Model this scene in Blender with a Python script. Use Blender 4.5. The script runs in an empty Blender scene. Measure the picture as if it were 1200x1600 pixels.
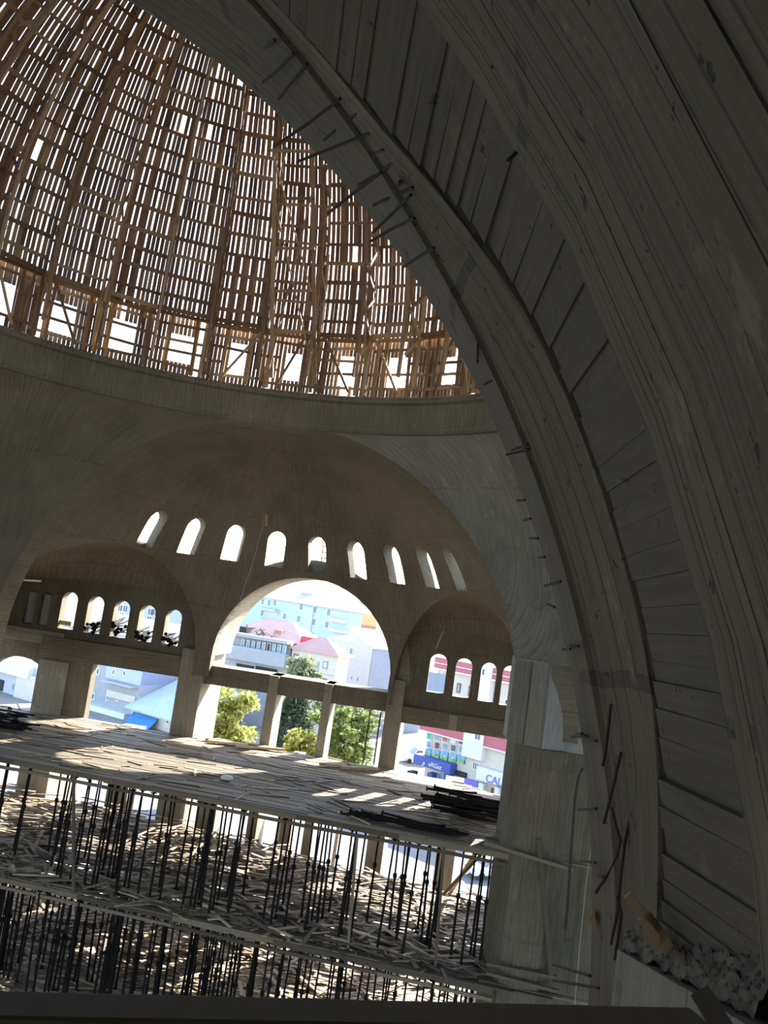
import bpy, math, random
import numpy as np
from mathutils import Vector, Matrix
random.seed(7)
rnd = random.random
def ru(a, b): return a + (b - a) * rnd()
PI = math.pi

# ------------------------------------------------------------------ camera, world, sun, exposure
S = 12.0            # metres per building unit (half the side of the central square)
GB = -1.5           # street level outside (the hall floor lies at -1.1)
GZ = 1.1            # street level lies 1.1 units under the springing of the far arch
def V(x, y, z): return Vector((x * S, y * S, (z + GZ) * S))
CAM = np.array([0.69424, -1.75862, 0.35732])
YAW, PITCH, ROLL, F = 0.108993, 0.105249, -0.140014, 1290.0
def cam_axes():
    f = np.array([-math.sin(YAW) * math.cos(PITCH), math.cos(YAW) * math.cos(PITCH), math.sin(PITCH)])
    r = np.array([math.cos(YAW), math.sin(YAW), 0.0]); u = np.cross(r, f)
    c, s = math.cos(ROLL), math.sin(ROLL)
    return c * r - s * u, s * r + c * u, f
CR, CU, CF = cam_axes()
def ray(px, py): return CR * (px - 600) / F + CU * (-(py - 800) / F) + CF
def at(px, py, Y):
    d = ray(px, py); return CAM + d * (Y - CAM[1]) / d[1]
def atz(px, py, Z):
    d = ray(px, py); return CAM + d * (Z - CAM[2]) / d[2]
def topx(P):
    q = np.asarray(P, float) - CAM; z = q @ CF
    return (600 + F * (q @ CR) / z, 800 - F * (q @ CU) / z, z)

scene = bpy.context.scene
col = scene.collection
cd = bpy.data.cameras.new('camera'); cam = bpy.data.objects.new('camera', cd); col.objects.link(cam)
cd.sensor_fit = 'VERTICAL'; cd.sensor_height = 36.0; cd.sensor_width = 27.0
cd.lens = F / 1600 * 36.0; cd.clip_start = 0.05; cd.clip_end = 6000
cam.matrix_world = Matrix.Translation(V(*CAM)) @ Matrix(((CR[0], CU[0], -CF[0]), (CR[1], CU[1], -CF[1]), (CR[2], CU[2], -CF[2]))).to_4x4()
scene.camera = cam

SUN_AZ, SUN_EL = math.radians(25.5), math.radians(31.6)     # azimuth measured from +Y towards +X
w = bpy.data.worlds.new('sky'); scene.world = w; w.use_nodes = True
nt = w.node_tree; nt.nodes.clear()
sky = nt.nodes.new('ShaderNodeTexSky'); sky.sky_type = 'NISHITA'; sky.sun_disc = False
sky.sun_elevation = SUN_EL; sky.sun_rotation = SUN_AZ; sky.altitude = 1500; sky.air_density = 1.0; sky.dust_density = 3.0
bg = nt.nodes.new('ShaderNodeBackground'); bg.inputs['Strength'].default_value = 0.30
wo = nt.nodes.new('ShaderNodeOutputWorld')
nt.links.new(sky.outputs[0], bg.inputs[0]); nt.links.new(bg.outputs[0], wo.inputs[0])
sl = bpy.data.lights.new('sun', 'SUN'); sl.energy = 7.5; sl.angle = math.radians(0.53); sl.color = (1.0, 0.95, 0.86)
so = bpy.data.objects.new('sun', sl); col.objects.link(so)
sd = Vector((math.sin(SUN_AZ) * math.cos(SUN_EL), math.cos(SUN_AZ) * math.cos(SUN_EL), math.sin(SUN_EL)))
so.rotation_euler = sd.to_track_quat('Z', 'Y').to_euler(); so.location = sd * 300
scene.view_settings.view_transform = 'Standard'; scene.view_settings.look = 'None'
scene.view_settings.gamma = 1.0; scene.view_settings.use_curve_mapping = False
scene.view_settings.exposure = 1.85
scene.cycles.use_denoising = True
scene.cycles.max_bounces = 8; scene.cycles.diffuse_bounces = 6
scene.cycles.sample_clamp_indirect = 6.0

# ------------------------------------------------------------------ materials
def new_mat(name):
    m = bpy.data.materials.new(name); m.use_nodes = True
    n = m.node_tree; n.nodes.clear()
    out = n.nodes.new('ShaderNodeOutputMaterial'); b = n.nodes.new('ShaderNodeBsdfPrincipled')
    n.links.new(b.outputs[0], out.inputs[0])
    return m, n, b
def node(n, t, **k):
    x = n.nodes.new(t)
    for a, v in k.items(): setattr(x, a, v)
    return x
def mathn(n, op, a, b=None, c=None):
    x = n.nodes.new('ShaderNodeMath'); x.operation = op
    for i, v in enumerate((a, b, c)):
        if v is None: continue
        if isinstance(v, (int, float)): x.inputs[i].default_value = v
        else: n.links.new(v, x.inputs[i])
    return x.outputs[0]
def noise(n, vec, scale, detail=4, rough=0.55):
    x = n.nodes.new('ShaderNodeTexNoise'); x.inputs['Scale'].default_value = scale
    x.inputs['Detail'].default_value = detail; x.inputs['Roughness'].default_value = rough
    if vec is not None: n.links.new(vec, x.inputs['Vector'])
    return x.outputs[0]
def ramp(n, fac, stops):
    x = n.nodes.new('ShaderNodeValToRGB'); e = x.color_ramp.elements
    while len(e) < len(stops): e.new(0.5)
    for i, (p, c) in enumerate(stops): e[i].position = p; e[i].color = (*c, 1)
    n.links.new(fac, x.inputs[0]); return x.outputs[0]
def mixc(n, fac, a, b, mode='MIX'):
    x = n.nodes.new('ShaderNodeMix'); x.data_type = 'RGBA'; x.blend_type = mode
    for s, v in ((x.inputs[0], fac), (x.inputs[6], a), (x.inputs[7], b)):
        if isinstance(v, (int, float)): s.default_value = v
        elif isinstance(v, tuple): s.default_value = (*v, 1)
        else: n.links.new(v, s)
    return x.outputs[2]
def mk(n, op, v, k):
    x = n.nodes.new('ShaderNodeVectorMath'); x.operation = op; n.links.new(v, x.inputs[0]); x.inputs[1].default_value = k
    return x.outputs[0]

def concrete(name, light, dark, board=0.17, groove=0.5, bump=0.5, wear=0.5):
    """board-marked concrete: u runs across the boards, v along them (metres)"""
    m, n, b = new_mat(name)
    uv = node(n, 'ShaderNodeUVMap').outputs[0]
    tc = node(n, 'ShaderNodeTexCoord').outputs['Object']
    sep = node(n, 'ShaderNodeSeparateXYZ'); n.links.new(uv, sep.inputs[0])
    u, v = sep.outputs[0], sep.outputs[1]
    wob = mathn(n, 'MULTIPLY', noise(n, mk(n, 'MULTIPLY', uv, (0.05, 0.25, 0)), 1.0, 2), 0.35)
    ub = mathn(n, 'DIVIDE', mathn(n, 'ADD', u, wob), board)
    idx = mathn(n, 'FLOOR', ub)
    seg = mathn(n, 'FLOOR', mathn(n, 'ADD', mathn(n, 'DIVIDE', v, 2.6), mathn(n, 'MULTIPLY', idx, 0.37)))
    cv = node(n, 'ShaderNodeCombineXYZ'); n.links.new(idx, cv.inputs[0]); n.links.new(seg, cv.inputs[1])
    wn = node(n, 'ShaderNodeTexWhiteNoise'); n.links.new(cv.outputs[0], wn.inputs['Vector'])
    fr = mathn(n, 'FRACT', ub)
    edge = mathn(n, 'MINIMUM', fr, mathn(n, 'SUBTRACT', 1.0, fr))
    gate = noise(n, mk(n, 'MULTIPLY', uv, (3.0, 0.35, 0)), 1.0, 2)
    gl = mathn(n, 'MULTIPLY', mathn(n, 'LESS_THAN', edge, 0.05), mathn(n, 'GREATER_THAN', gate, 0.47))
    streak = noise(n, mk(n, 'MULTIPLY', uv, (16.0, 0.7, 0)), 1.0, 4, 0.65)
    blot = noise(n, tc, 0.55, 5, 0.6)
    stain = noise(n, tc, 0.13, 3, 0.5)
    pock = noise(n, tc, 7.0, 3, 0.7)
    c = ramp(n, blot, [(0.36, tuple(x * 0.8 for x in dark)), (0.64, tuple(min(1, x * 1.1) for x in light))])
    c = mixc(n, mathn(n, 'MULTIPLY', wn.outputs['Value'], 0.42 * wear), c, tuple(x * 0.45 for x in dark))
    c = mixc(n, mathn(n, 'MULTIPLY', mathn(n, 'GREATER_THAN', wn.outputs['Value'], 0.86), 0.35 * wear), c, tuple(min(1, x * 1.35) for x in light))
    c = mixc(n, 0.5, c, ramp(n, streak, [(0.32, tuple(x * 0.42 for x in dark)), (0.72, tuple(min(1, x * 1.35) for x in light))]))
    c = mixc(n, 0.42, c, ramp(n, stain, [(0.40, tuple(x * 0.6 for x in dark)), (0.65, light)]))
    hole = ramp(n, pock, [(0.29, (1, 1, 1)), (0.34, (0, 0, 0))])
    hm = mathn(n, 'MULTIPLY', hole, mathn(n, 'GREATER_THAN', stain, 0.5))
    c = mixc(n, mathn(n, 'MULTIPLY', gl, groove), c, tuple(x * 0.25 for x in dark))
    c = mixc(n, mathn(n, 'MULTIPLY', hm, 0.7), c, tuple(x * 0.25 for x in dark))
    vl = mathn(n, 'FRACT', mathn(n, 'DIVIDE', mathn(n, 'ADD', v, mathn(n, 'MULTIPLY', noise(n, mk(n, 'MULTIPLY', uv, (0.5, 0.2, 0)), 1.0, 3), 0.5)), 3.1))
    pour = mathn(n, 'MULTIPLY', mathn(n, 'LESS_THAN', vl, 0.035), mathn(n, 'GREATER_THAN', noise(n, mk(n, 'MULTIPLY', uv, (2.2, 0.6, 0)), 1.0, 4, .7), 0.5))
    c = mixc(n, mathn(n, 'MULTIPLY', pour, 0.65 * wear * 0.8), c, tuple(x * 0.25 for x in dark))
    chalk = ramp(n, noise(n, mk(n, 'MULTIPLY', tc, (1.7, 1.7, 1.1)), 1.0, 6, 0.75), [(0.61, (0, 0, 0)), (0.67, (1, 1, 1))])
    c = mixc(n, mathn(n, 'MULTIPLY', chalk, 0.45 * wear), c, tuple(min(1, x * 1.7) for x in light))
    n.links.new(c, b.inputs['Base Color']); b.inputs['Roughness'].default_value = 0.9
    h = mathn(n, 'ADD', mathn(n, 'MULTIPLY', wn.outputs['Value'], 0.5), mathn(n, 'MULTIPLY', streak, 0.5))
    h = mathn(n, 'SUBTRACT', h, mathn(n, 'MULTIPLY', gl, 0.7)); h = mathn(n, 'SUBTRACT', h, mathn(n, 'MULTIPLY', hm, 0.6))
    bp = node(n, 'ShaderNodeBump'); bp.inputs['Strength'].default_value = bump; bp.inputs['Distance'].default_value = 0.03
    n.links.new(h, bp.inputs['Height']); n.links.new(bp.outputs[0], b.inputs['Normal'])
    return m

def wood(name, a, c, dark=0.5, island=False, rough=0.75, spread=1.0):
    m, n, b = new_mat(name)
    tc = node(n, 'ShaderNodeUVMap').outputs[0]
    g = noise(n, mk(n, 'MULTIPLY', tc, (22.0, 1.1, 0)), 1.0, 4, 0.6)
    if island: r = node(n, 'ShaderNodeNewGeometry').outputs['Random Per Island']
    else: r = node(n, 'ShaderNodeObjectInfo').outputs['Random']
    base = ramp(n, r, [(0.0, tuple(x * (1 - 0.45 * spread) for x in a)), (0.45, a), (0.8, c), (1.0, tuple(min(1, x * (1 + 0.25 * spread)) for x in c))])
    cc = mixc(n, mathn(n, 'MULTIPLY', g, dark), base, tuple(x * 0.4 for x in a))
    n.links.new(cc, b.inputs['Base Color']); b.inputs['Roughness'].default_value = rough
    bp = node(n, 'ShaderNodeBump'); bp.inputs['Strength'].default_value = 0.25; bp.inputs['Distance'].default_value = 0.01
    n.links.new(g, bp.inputs['Height']); n.links.new(bp.outputs[0], b.inputs['Normal'])
    return m

def plain(name, c, rough=0.8, var=0.12, scale=1.5, metal=0.0):
    m, n, b = new_mat(name)
    tc = node(n, 'ShaderNodeTexCoord').outputs['Object']
    g = noise(n, tc, scale, 5, 0.6)
    cc = ramp(n, g, [(0.3, tuple(x * (1 - var) for x in c)), (0.7, tuple(min(1, x * (1 + var)) for x in c))])
    n.links.new(cc, b.inputs['Base Color']); b.inputs['Roughness'].default_value = rough; b.inputs['Metallic'].default_value = metal
    return m

def corrugated(name, c, pitch=0.35):
    m, n, b = new_mat(name)
    uv = node(n, 'ShaderNodeUVMap').outputs[0]
    sep = node(n, 'ShaderNodeSeparateXYZ'); n.links.new(uv, sep.inputs[0])
    sn = mathn(n, 'SINE', mathn(n, 'MULTIPLY', sep.outputs[0], 2 * PI / pitch))
    bp = node(n, 'ShaderNodeBump'); bp.inputs['Strength'].default_value = 0.6; bp.inputs['Distance'].default_value = 0.05
    n.links.new(sn, bp.inputs['Height']); n.links.new(bp.outputs[0], b.inputs['Normal'])
    tc = node(n, 'ShaderNodeTexCoord').outputs['Object']
    cc = ramp(n, noise(n, tc, 0.6, 4), [(0.3, tuple(x * 0.85 for x in c)), (0.7, c)])
    n.links.new(cc, b.inputs['Base Color']); b.inputs['Roughness'].default_value = 0.6
    return m

def leafmat(name, a, c):
    m, n, b = new_mat(name)
    r = node(n, 'ShaderNodeNewGeometry').outputs['Random Per Island']
    cc = ramp(n, r, [(0.0, a), (1.0, c)])
    n.links.new(cc, b.inputs['Base Color']); b.inputs['Roughness'].default_value = 0.6
    t = node(n, 'ShaderNodeBsdfTranslucent'); n.links.new(cc, t.inputs[0])
    mx = node(n, 'ShaderNodeMixShader'); mx.inputs[0].default_value = 0.35
    out = [x for x in n.nodes if x.type == 'OUTPUT_MATERIAL'][0]
    n.links.new(b.outputs[0], mx.inputs[1]); n.links.new(t.outputs[0], mx.inputs[2]); n.links.new(mx.outputs[0], out.inputs[0])
    return m

M = {}
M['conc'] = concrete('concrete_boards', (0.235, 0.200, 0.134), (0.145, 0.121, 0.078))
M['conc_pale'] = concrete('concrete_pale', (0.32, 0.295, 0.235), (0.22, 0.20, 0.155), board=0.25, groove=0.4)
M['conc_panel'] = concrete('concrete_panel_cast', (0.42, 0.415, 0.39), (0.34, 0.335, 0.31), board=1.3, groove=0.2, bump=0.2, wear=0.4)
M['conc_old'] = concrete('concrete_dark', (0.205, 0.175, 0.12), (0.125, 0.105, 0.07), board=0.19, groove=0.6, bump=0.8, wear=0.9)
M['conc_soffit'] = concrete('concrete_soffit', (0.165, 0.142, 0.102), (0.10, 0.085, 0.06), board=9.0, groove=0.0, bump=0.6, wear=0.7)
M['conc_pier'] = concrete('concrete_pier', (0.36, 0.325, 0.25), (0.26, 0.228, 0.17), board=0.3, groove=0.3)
M['gravel'] = plain('gravel_concrete', (0.15, 0.135, 0.11), 0.95, 0.5, 9.0)
M['wood'] = wood('formwork_timber', (0.33, 0.20, 0.095), (0.50, 0.345, 0.18))
M['wood_i'] = wood('formwork_boards', (0.27, 0.17, 0.09), (0.41, 0.275, 0.155), island=True)
M['wood_grey'] = wood('weathered_timber', (0.155, 0.118, 0.075), (0.25, 0.195, 0.125))
M['wood_grey_i'] = wood('weathered_scraps', (0.24, 0.18, 0.11), (0.46, 0.36, 0.23), island=True)
M['wood_fore'] = wood('grey_beam_timber', (0.34, 0.29, 0.22), (0.46, 0.40, 0.31), dark=0.7)
M['wood_orange'] = wood('fresh_timber', (0.62, 0.34, 0.12), (0.72, 0.44, 0.18), dark=0.3)
M['wood_pale'] = wood('pale_timber', (0.62, 0.45, 0.25), (0.70, 0.54, 0.33), dark=0.3)
M['steel'] = m_s = plain('dark_steel', (0.016, 0.014, 0.013), 0.75, 0.3, 4.0, 0.0)
[x for x in m_s.node_tree.nodes if x.type == 'BSDF_PRINCIPLED'][0].inputs['Specular IOR Level'].default_value = 0.1
M['rebar'] = plain('rusty_rebar', (0.05, 0.04, 0.032), 0.8, 0.3, 12.0, 0.2)
M['string'] = plain('pale_string', (0.55, 0.52, 0.45), 0.9)
M['street'] = plain('street_ground', (0.24, 0.215, 0.18), 0.95, 0.2, 0.08)
M['asphalt'] = plain('asphalt', (0.17, 0.165, 0.16), 0.95, 0.15, 0.5)
M['earth'] = plain('dusty_floor', (0.40, 0.34, 0.26), 0.95, 0.25, 0.8)
M['hill'] = plain('dry_hill', (0.50, 0.45, 0.34), 0.95, 0.2, 0.02)
M['white'] = plain('white_paint', (0.66, 0.65, 0.63), 0.7, 0.05)
M['glass'] = plain('dark_pane', (0.09, 0.11, 0.13), 0.15, 0.2)
M['glass_b'] = plain('blue_pane', (0.20, 0.30, 0.36), 0.12, 0.2)
M['black'] = plain('black_void', (0.02, 0.02, 0.022), 0.8)
M['rubber'] = plain('tyre_rubber', (0.03, 0.03, 0.03), 0.8)
M['blue_wall'] = plain('light_blue_render', (0.38, 0.47, 0.56), 0.85, 0.06)
M['lilac'] = plain('lilac_render', (0.42, 0.44, 0.60), 0.85, 0.06)
M['cream'] = plain('cream_render', (0.56, 0.50, 0.40), 0.85, 0.06)
M['orange'] = plain('orange_render', (0.74, 0.36, 0.16), 0.85, 0.06)
M['brown_red'] = plain('brown_red_render', (0.42, 0.17, 0.12), 0.85, 0.06)
M['grey_light'] = plain('light_grey_render', (0.44, 0.44, 0.45), 0.85, 0.05)
M['grey_mid'] = plain('grey_render', (0.33, 0.33, 0.33), 0.85, 0.08)
M['grey_blue'] = plain('slate_grey_render', (0.26, 0.28, 0.33), 0.85, 0.06)
M['red_band'] = corrugated('red_cornice_sheet', (0.46, 0.12, 0.14), 1.2)
M['pink_roof'] = corrugated('faded_red_roof', (0.62, 0.34, 0.28))
M['white_roof'] = corrugated('white_sheet_roof', (0.5, 0.5, 0.5))
M['blue_roof'] = corrugated('pale_blue_sheet_roof', (0.48, 0.56, 0.62))
M['red'] = plain('red_paint', (0.50, 0.05, 0.07), 0.7)
M['brown'] = plain('brown_trim', (0.16, 0.07, 0.05), 0.7)
M['yellow'] = plain('yellow_stone', (0.62, 0.38, 0.08), 0.85, 0.3, 3.0)
M['awning'] = plain('blue_canvas', (0.05, 0.20, 0.45), 0.8)
M['sign_blue'] = plain('navy_sign', (0.05, 0.08, 0.30), 0.6, 0.03)
M['sign_purple'] = plain('purple_sign', (0.18, 0.14, 0.48), 0.6, 0.03)
M['pink'] = plain('pink_print', (0.75, 0.10, 0.22), 0.6)
M['green'] = plain('green_print', (0.05, 0.42, 0.22), 0.6)
M['grass_print'] = plain('grass_print', (0.16, 0.42, 0.08), 0.6, 0.4, 2.0)
M['sky_print'] = plain('sky_print', (0.15, 0.35, 0.65), 0.6, 0.3, 1.0)
M['leaf_y'] = leafmat('yellow_green_leaves', (0.22, 0.26, 0.06), (0.46, 0.46, 0.13))
M['leaf_g'] = leafmat('green_leaves', (0.12, 0.18, 0.05), (0.30, 0.36, 0.11))
M['leaf_d'] = leafmat('dark_needles', (0.045, 0.075, 0.04), (0.12, 0.16, 0.10))
M['leaf_o'] = leafmat('olive_leaves', (0.16, 0.20, 0.09), (0.34, 0.36, 0.20))
M['bark'] = plain('bark', (0.12, 0.09, 0.06), 0.95, 0.3, 6.0)
M['plastic'] = plain('white_plastic', (0.7, 0.7, 0.7), 0.5)

# ------------------------------------------------------------------ mesh helpers
def box_uv(me, horizontal=False):
    nl = len(me.loops)
    if nl == 0: return
    lv = np.empty(nl, np.int32); me.loops.foreach_get('vertex_index', lv)
    co = np.empty(len(me.vertices) * 3); me.vertices.foreach_get('co', co); co = co.reshape(-1, 3)
    npoly = len(me.polygons)
    nr = np.empty(npoly * 3); me.polygons.foreach_get('normal', nr); nr = np.abs(nr.reshape(-1, 3))
    tot = np.empty(npoly, np.int32); me.polygons.foreach_get('loop_total', tot)
    ax = np.repeat(np.argmax(nr * np.array([1, 1, 1.001]), 1), tot)
    P = co[lv]
    uv = np.empty((nl, 2))
    uv[:, 0] = np.where(ax == 0, P[:, 1], P[:, 0]); uv[:, 1] = np.where(ax == 2, P[:, 1], P[:, 2])
    if horizontal: uv = uv[:, ::-1].copy()
    l = me.uv_layers.get('UVMap') or me.uv_layers.new(name='UVMap')
    l.data.foreach_set('uv', uv.ravel())

class MB:
    def __init__(s): s.v = []; s.f = []; s.uv = []
    def add(s, vs, fs, uvs=None):
        o = len(s.v); s.v += [tuple(x) for x in vs]
        for i, f in enumerate(fs):
            s.f.append(tuple(o + k for k in f)); s.uv.append(uvs[i] if uvs else None)
        return s
    def hexa(s, p):      # p: bottom 4 (ccw), top 4
        return s.add(p, [(3, 2, 1, 0), (4, 5, 6, 7), (0, 1, 5, 4), (1, 2, 6, 5), (2, 3, 7, 6), (3, 0, 4, 7)])
    def box(s, x0, x1, y0, y1, z0, z1):
        return s.hexa([(x0, y0, z0), (x1, y0, z0), (x1, y1, z0), (x0, y1, z0), (x0, y0, z1), (x1, y0, z1), (x1, y1, z1), (x0, y1, z1)])
    def bu(s, x0, x1, y0, y1, z0, z1):      # box in building units
        a = V(x0, y0, z0); b = V(x1, y1, z1); return s.box(a.x, b.x, a.y, b.y, a.z, b.z)
    def obox(s, c, ax, ay, az):             # centre + three half vectors
        c, ax, ay, az = map(Vector, (c, ax, ay, az))
        return s.hexa([c - ax - ay - az, c + ax - ay - az, c + ax + ay - az, c - ax + ay - az, c - ax - ay + az, c + ax - ay + az, c + ax + ay + az, c - ax + ay + az])
    def beam(s, a, b, w, h, up=(0, 0, 1)):
        a, b = Vector(a), Vector(b); d = (b - a); L = d.length; d = d / L
        sx = d.cross(Vector(up))
        if sx.length < 1e-4: sx = d.cross(Vector((0, 1, 0)))
        sx.normalize(); sz = sx.cross(d)
        return s.obox((a + b) / 2, sx * w / 2, d * L / 2, sz * h / 2)
    def tube(s, pts, r, n=6):
        pts = [Vector(p) for p in pts]; vs = []; fs = []
        for i, p in enumerate(pts):
            d = (pts[min(i + 1, len(pts) - 1)] - pts[max(i - 1, 0)]).normalized()
            a = d.cross(Vector((0.3, 0.2, 0.93)) if abs(d.z) < 0.95 else Vector((1, 0, 0))).normalized(); b = d.cross(a)
            rr = r[i] if isinstance(r, (list, tuple)) else r
            for k in range(n):
                t = 2 * PI * k / n; vs.append(p + (a * math.cos(t) + b * math.sin(t)) * rr)
        for i in range(len(pts) - 1):
            for k in range(n):
                k2 = (k + 1) % n; fs.append((i * n + k, i * n + k2, (i + 1) * n + k2, (i + 1) * n + k))
        fs.append(tuple(range(n))[::-1]); fs.append(tuple(range((len(pts) - 1) * n, len(pts) * n)))
        return s.add(vs, fs)
    def prism(s, poly, a, b):     # poly: list of 2D points (ccw); a,b: functions 2D -> 3D for both ends
        n = len(poly); vs = [a(*q) for q in poly] + [b(*q) for q in poly]
        fs = [tuple(range(n))[::-1], tuple(range(n, 2 * n))]
        fs += [(k, (k + 1) % n, n + (k + 1) % n, n + k) for k in range(n)]
        return s.add(vs, fs)
    def mesh(s, name, smooth=False, hor=False):
        me = bpy.data.meshes.new(name); me.from_pydata(s.v, [], s.f); me.update()
        box_uv(me, hor)
        if any(u is not None for u in s.uv):
            l = me.uv_layers['UVMap']; k = 0
            for f, u in zip(s.f, s.uv):
                for j in range(len(f)):
                    if u is not None: l.data[k].uv = u[j]
                    k += 1
        if smooth: me.polygons.foreach_set('use_smooth', [True] * len(me.polygons))
        return me
    def build(s, name, mat, parent=None, smooth=False, hor=False):
        return link(name, s.mesh(name, smooth, hor), mat, parent)

def link(name, me, mat=None, parent=None):
    o = bpy.data.objects.new(name, me)
    if mat is not None and not me.materials: me.materials.append(M[mat] if isinstance(mat, str) else mat)
    col.objects.link(o)
    if parent is not None:
        o.parent = parent
        if parent.parent is None: o.matrix_parent_inverse = parent.matrix_basis.inverted()
    return o
def local(name, me, parent, mat=None):      # child whose mesh is in the parent's own coordinates
    o = bpy.data.objects.new(name, me)
    if mat is not None and not me.materials: me.materials.append(M[mat])
    col.objects.link(o); o.parent = parent
    return o
def copy_tree(o, parent=None):
    c = o.copy(); col.objects.link(c)
    if parent is not None: c.parent = parent
    for ch in list(o.children): copy_tree(ch, c)
    return c
def tag(o, label=None, cat=None, group=None, kind=None):
    if label: o['label'] = label
    if cat: o['category'] = cat
    if group: o['group'] = group
    if kind: o['kind'] = kind
    return o
def empty(name, loc):
    o = bpy.data.objects.new(name, None); o.location = loc; o.empty_display_size = 0.2; col.objects.link(o); return o
def struct(o, label): return tag(o, label, None, None, 'structure')
def text_mesh(body, size, ext=0.02, align='CENTER'):
    c = bpy.data.curves.new('lettering', 'FONT'); c.body = body; c.size = size; c.extrude = ext; c.align_x = align; c.align_y = 'CENTER'
    o = bpy.data.objects.new('lettering', c); col.objects.link(o)
    dg = bpy.context.evaluated_depsgraph_get(); me = bpy.data.meshes.new_from_object(o.evaluated_get(dg))
    bpy.data.objects.remove(o); box_uv(me) if len(me.polygons) else None
    return me
def boolean(base, cutters):
    """base mesh minus every cutter mesh, as a new mesh"""
    ob = bpy.data.objects.new('solid', base); col.objects.link(ob); rm = [ob]
    for i, c in enumerate(cutters):
        oc = bpy.data.objects.new('cut', c); col.objects.link(oc); rm.append(oc)
        md = ob.modifiers.new('b', 'BOOLEAN'); md.operation = 'DIFFERENCE'; md.solver = 'EXACT'; md.object = oc
    dg = bpy.context.evaluated_depsgraph_get(); dg.update()
    me = bpy.data.meshes.new_from_object(ob.evaluated_get(dg))
    for o in rm: bpy.data.objects.remove(o)
    return me
def arch_poly(x0, x1, z0, zs, zt, n=12):
    """doorway outline: straight to zs, then an elliptic head up to zt"""
    c, a = (x0 + x1) / 2, (x1 - x0) / 2
    return [(x0, z0), (x1, z0)] + [(c + a * math.cos(t), zs + (zt - zs) * math.sin(t)) for t in np.linspace(0, PI, n)]

# ------------------------------------------------------------------ the near main arch
ZN, R1, Y1 = 0.0857, 0.8122, -1.1558
def sm(a, b, t): t = min(1, max(0, (t - a) / (b - a))); return t * t * (3 - 2 * t)
def y2(t): return -1.247 - 0.055 * sm(0.55, 1.0, min(t, PI - t))
def r3(t): t = min(t, PI - t); return 0.818 + 0.016 * sm(0.1, 0.35, t) - 0.0215 * sm(0.5, 0.8, t)
R4, Y4 = 0.840, -1.410
Y3 = -1.315
def arcp(r, t, y): return V(r * math.cos(t), y, ZN + r * math.sin(t))
near_arch = None
mb = MB()
ths = list(np.linspace(0, PI, 97))
secs = []
def section(t): return [(Y1, 1.06), (Y1, R1), (y2(t), R1), (y2(t) - .001, R1 + .0035), (Y3, max(r3(t), R1 + .003)), (Y3, r3(t) + 0.009), (Y4, R4 + 0.009), (Y4, 1.06)]
rows = [[V(r, y, -1.1) for y, r in section(0)]] + [[arcp(r, t, y) for y, r in section(t)] for t in ths] + [[V(-r, y, -1.1) for y, r in section(0)]]
vlen = [-S * (ZN + 1.1)] + [S * R1 * t for t in ths] + [S * (R1 * PI + ZN + 1.1)]
for i in range(len(rows) - 1):
    a, b = rows[i], rows[i + 1]; ul = 0
    for k in range(7):
        d = (a[k + 1] - a[k]).length
        uvs = [(ul, vlen[i]), (ul + d, vlen[i]), (ul + d, vlen[i + 1]), (ul, vlen[i + 1])]
        mb.add([a[k], a[k + 1], b[k + 1], b[k]], [(0, 1, 2, 3)], [uvs]); ul += d
    mb.add([a[7], a[0], b[0], b[7]], [(0, 1, 2, 3)])
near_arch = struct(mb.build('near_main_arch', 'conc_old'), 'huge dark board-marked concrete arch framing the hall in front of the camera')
# soffit boards of the outer order (each imprint a raised strip)
t = 0.150; k = 0
while t < 1.52:
    dt = ru(0.0115, 0.019); off = ru(0, 0.0016) if rnd() < 0.8 else ru(-0.001, 0)
    m_ = MB(); ra = r3(t) + 0.003 - off; rb = R4 + 0.0045 - off
    t0, t1 = t, t + dt * 0.985
    p = [arcp(ra, t0, Y3 - .0015), arcp(ra, t1, Y3 - .0015), arcp(rb, t1, Y4), arcp(rb, t0, Y4)]
    q = [arcp(ra + 0.010, t0, Y3 - .0015), arcp(ra + 0.010, t1, Y3 - .0015), arcp(rb + 0.010, t1, Y4), arcp(rb + 0.010, t0, Y4)]
    L = 1.9; wd = dt * R4 * S; uo = k * 9.0 + 2
    uvt = [[(uo, 0), (uo + wd, 0), (uo + wd, L), (uo, L)]] + [None] * 5
    m_.add(p + q, [(0, 1, 2, 3), (7, 6, 5, 4), (4, 5, 1, 0), (5, 6, 2, 1), (6, 7, 3, 2), (7, 4, 0, 3)], uvt)
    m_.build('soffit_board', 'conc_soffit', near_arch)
    t += dt; k += 1

# ------------------------------------------------------------------ the near semidome above the camera
SX, SY, SZ = 0.837, 1.15, 0.837
def nsd(ph, e, k=0.0): return V((SX + k) * math.cos(e) * math.cos(ph), Y4 - (SY + k) * math.cos(e) * math.sin(ph), ZN + (SZ + k) * math.sin(e))
mb = MB(); NP, NE = 64, 26
def grid(mb, fn, nu, nv, uvf=None, flip=False):
    vs = [fn(i, j) for j in range(nv + 1) for i in range(nu + 1)]; fs = []; us = []
    for j in range(nv):
        for i in range(nu):
            f = [j * (nu + 1) + i, j * (nu + 1) + i + 1, (j + 1) * (nu + 1) + i + 1, (j + 1) * (nu + 1) + i]
            u = [uvf(*ij) for ij in ((i, j), (i + 1, j), (i + 1, j + 1), (i, j + 1))] if uvf else None
            if flip: f = f[::-1]; u = u[::-1] if u else None
            fs.append(tuple(f)); us.append(u)
    mb.add(vs, fs, us if uvf else None)
E0 = -0.12
ev = [E0 + (PI / 2 - E0) * j / NE for j in range(NE + 1)]
grid(mb, lambda i, j: nsd(PI * i / NP, ev[j], 0.004), NP, NE, lambda i, j: (PI * i / NP * SY * S, ev[j] * SZ * S))
grid(mb, lambda i, j: nsd(PI * i / NP, ev[j], 0.07), NP, NE, None, True)
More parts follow.
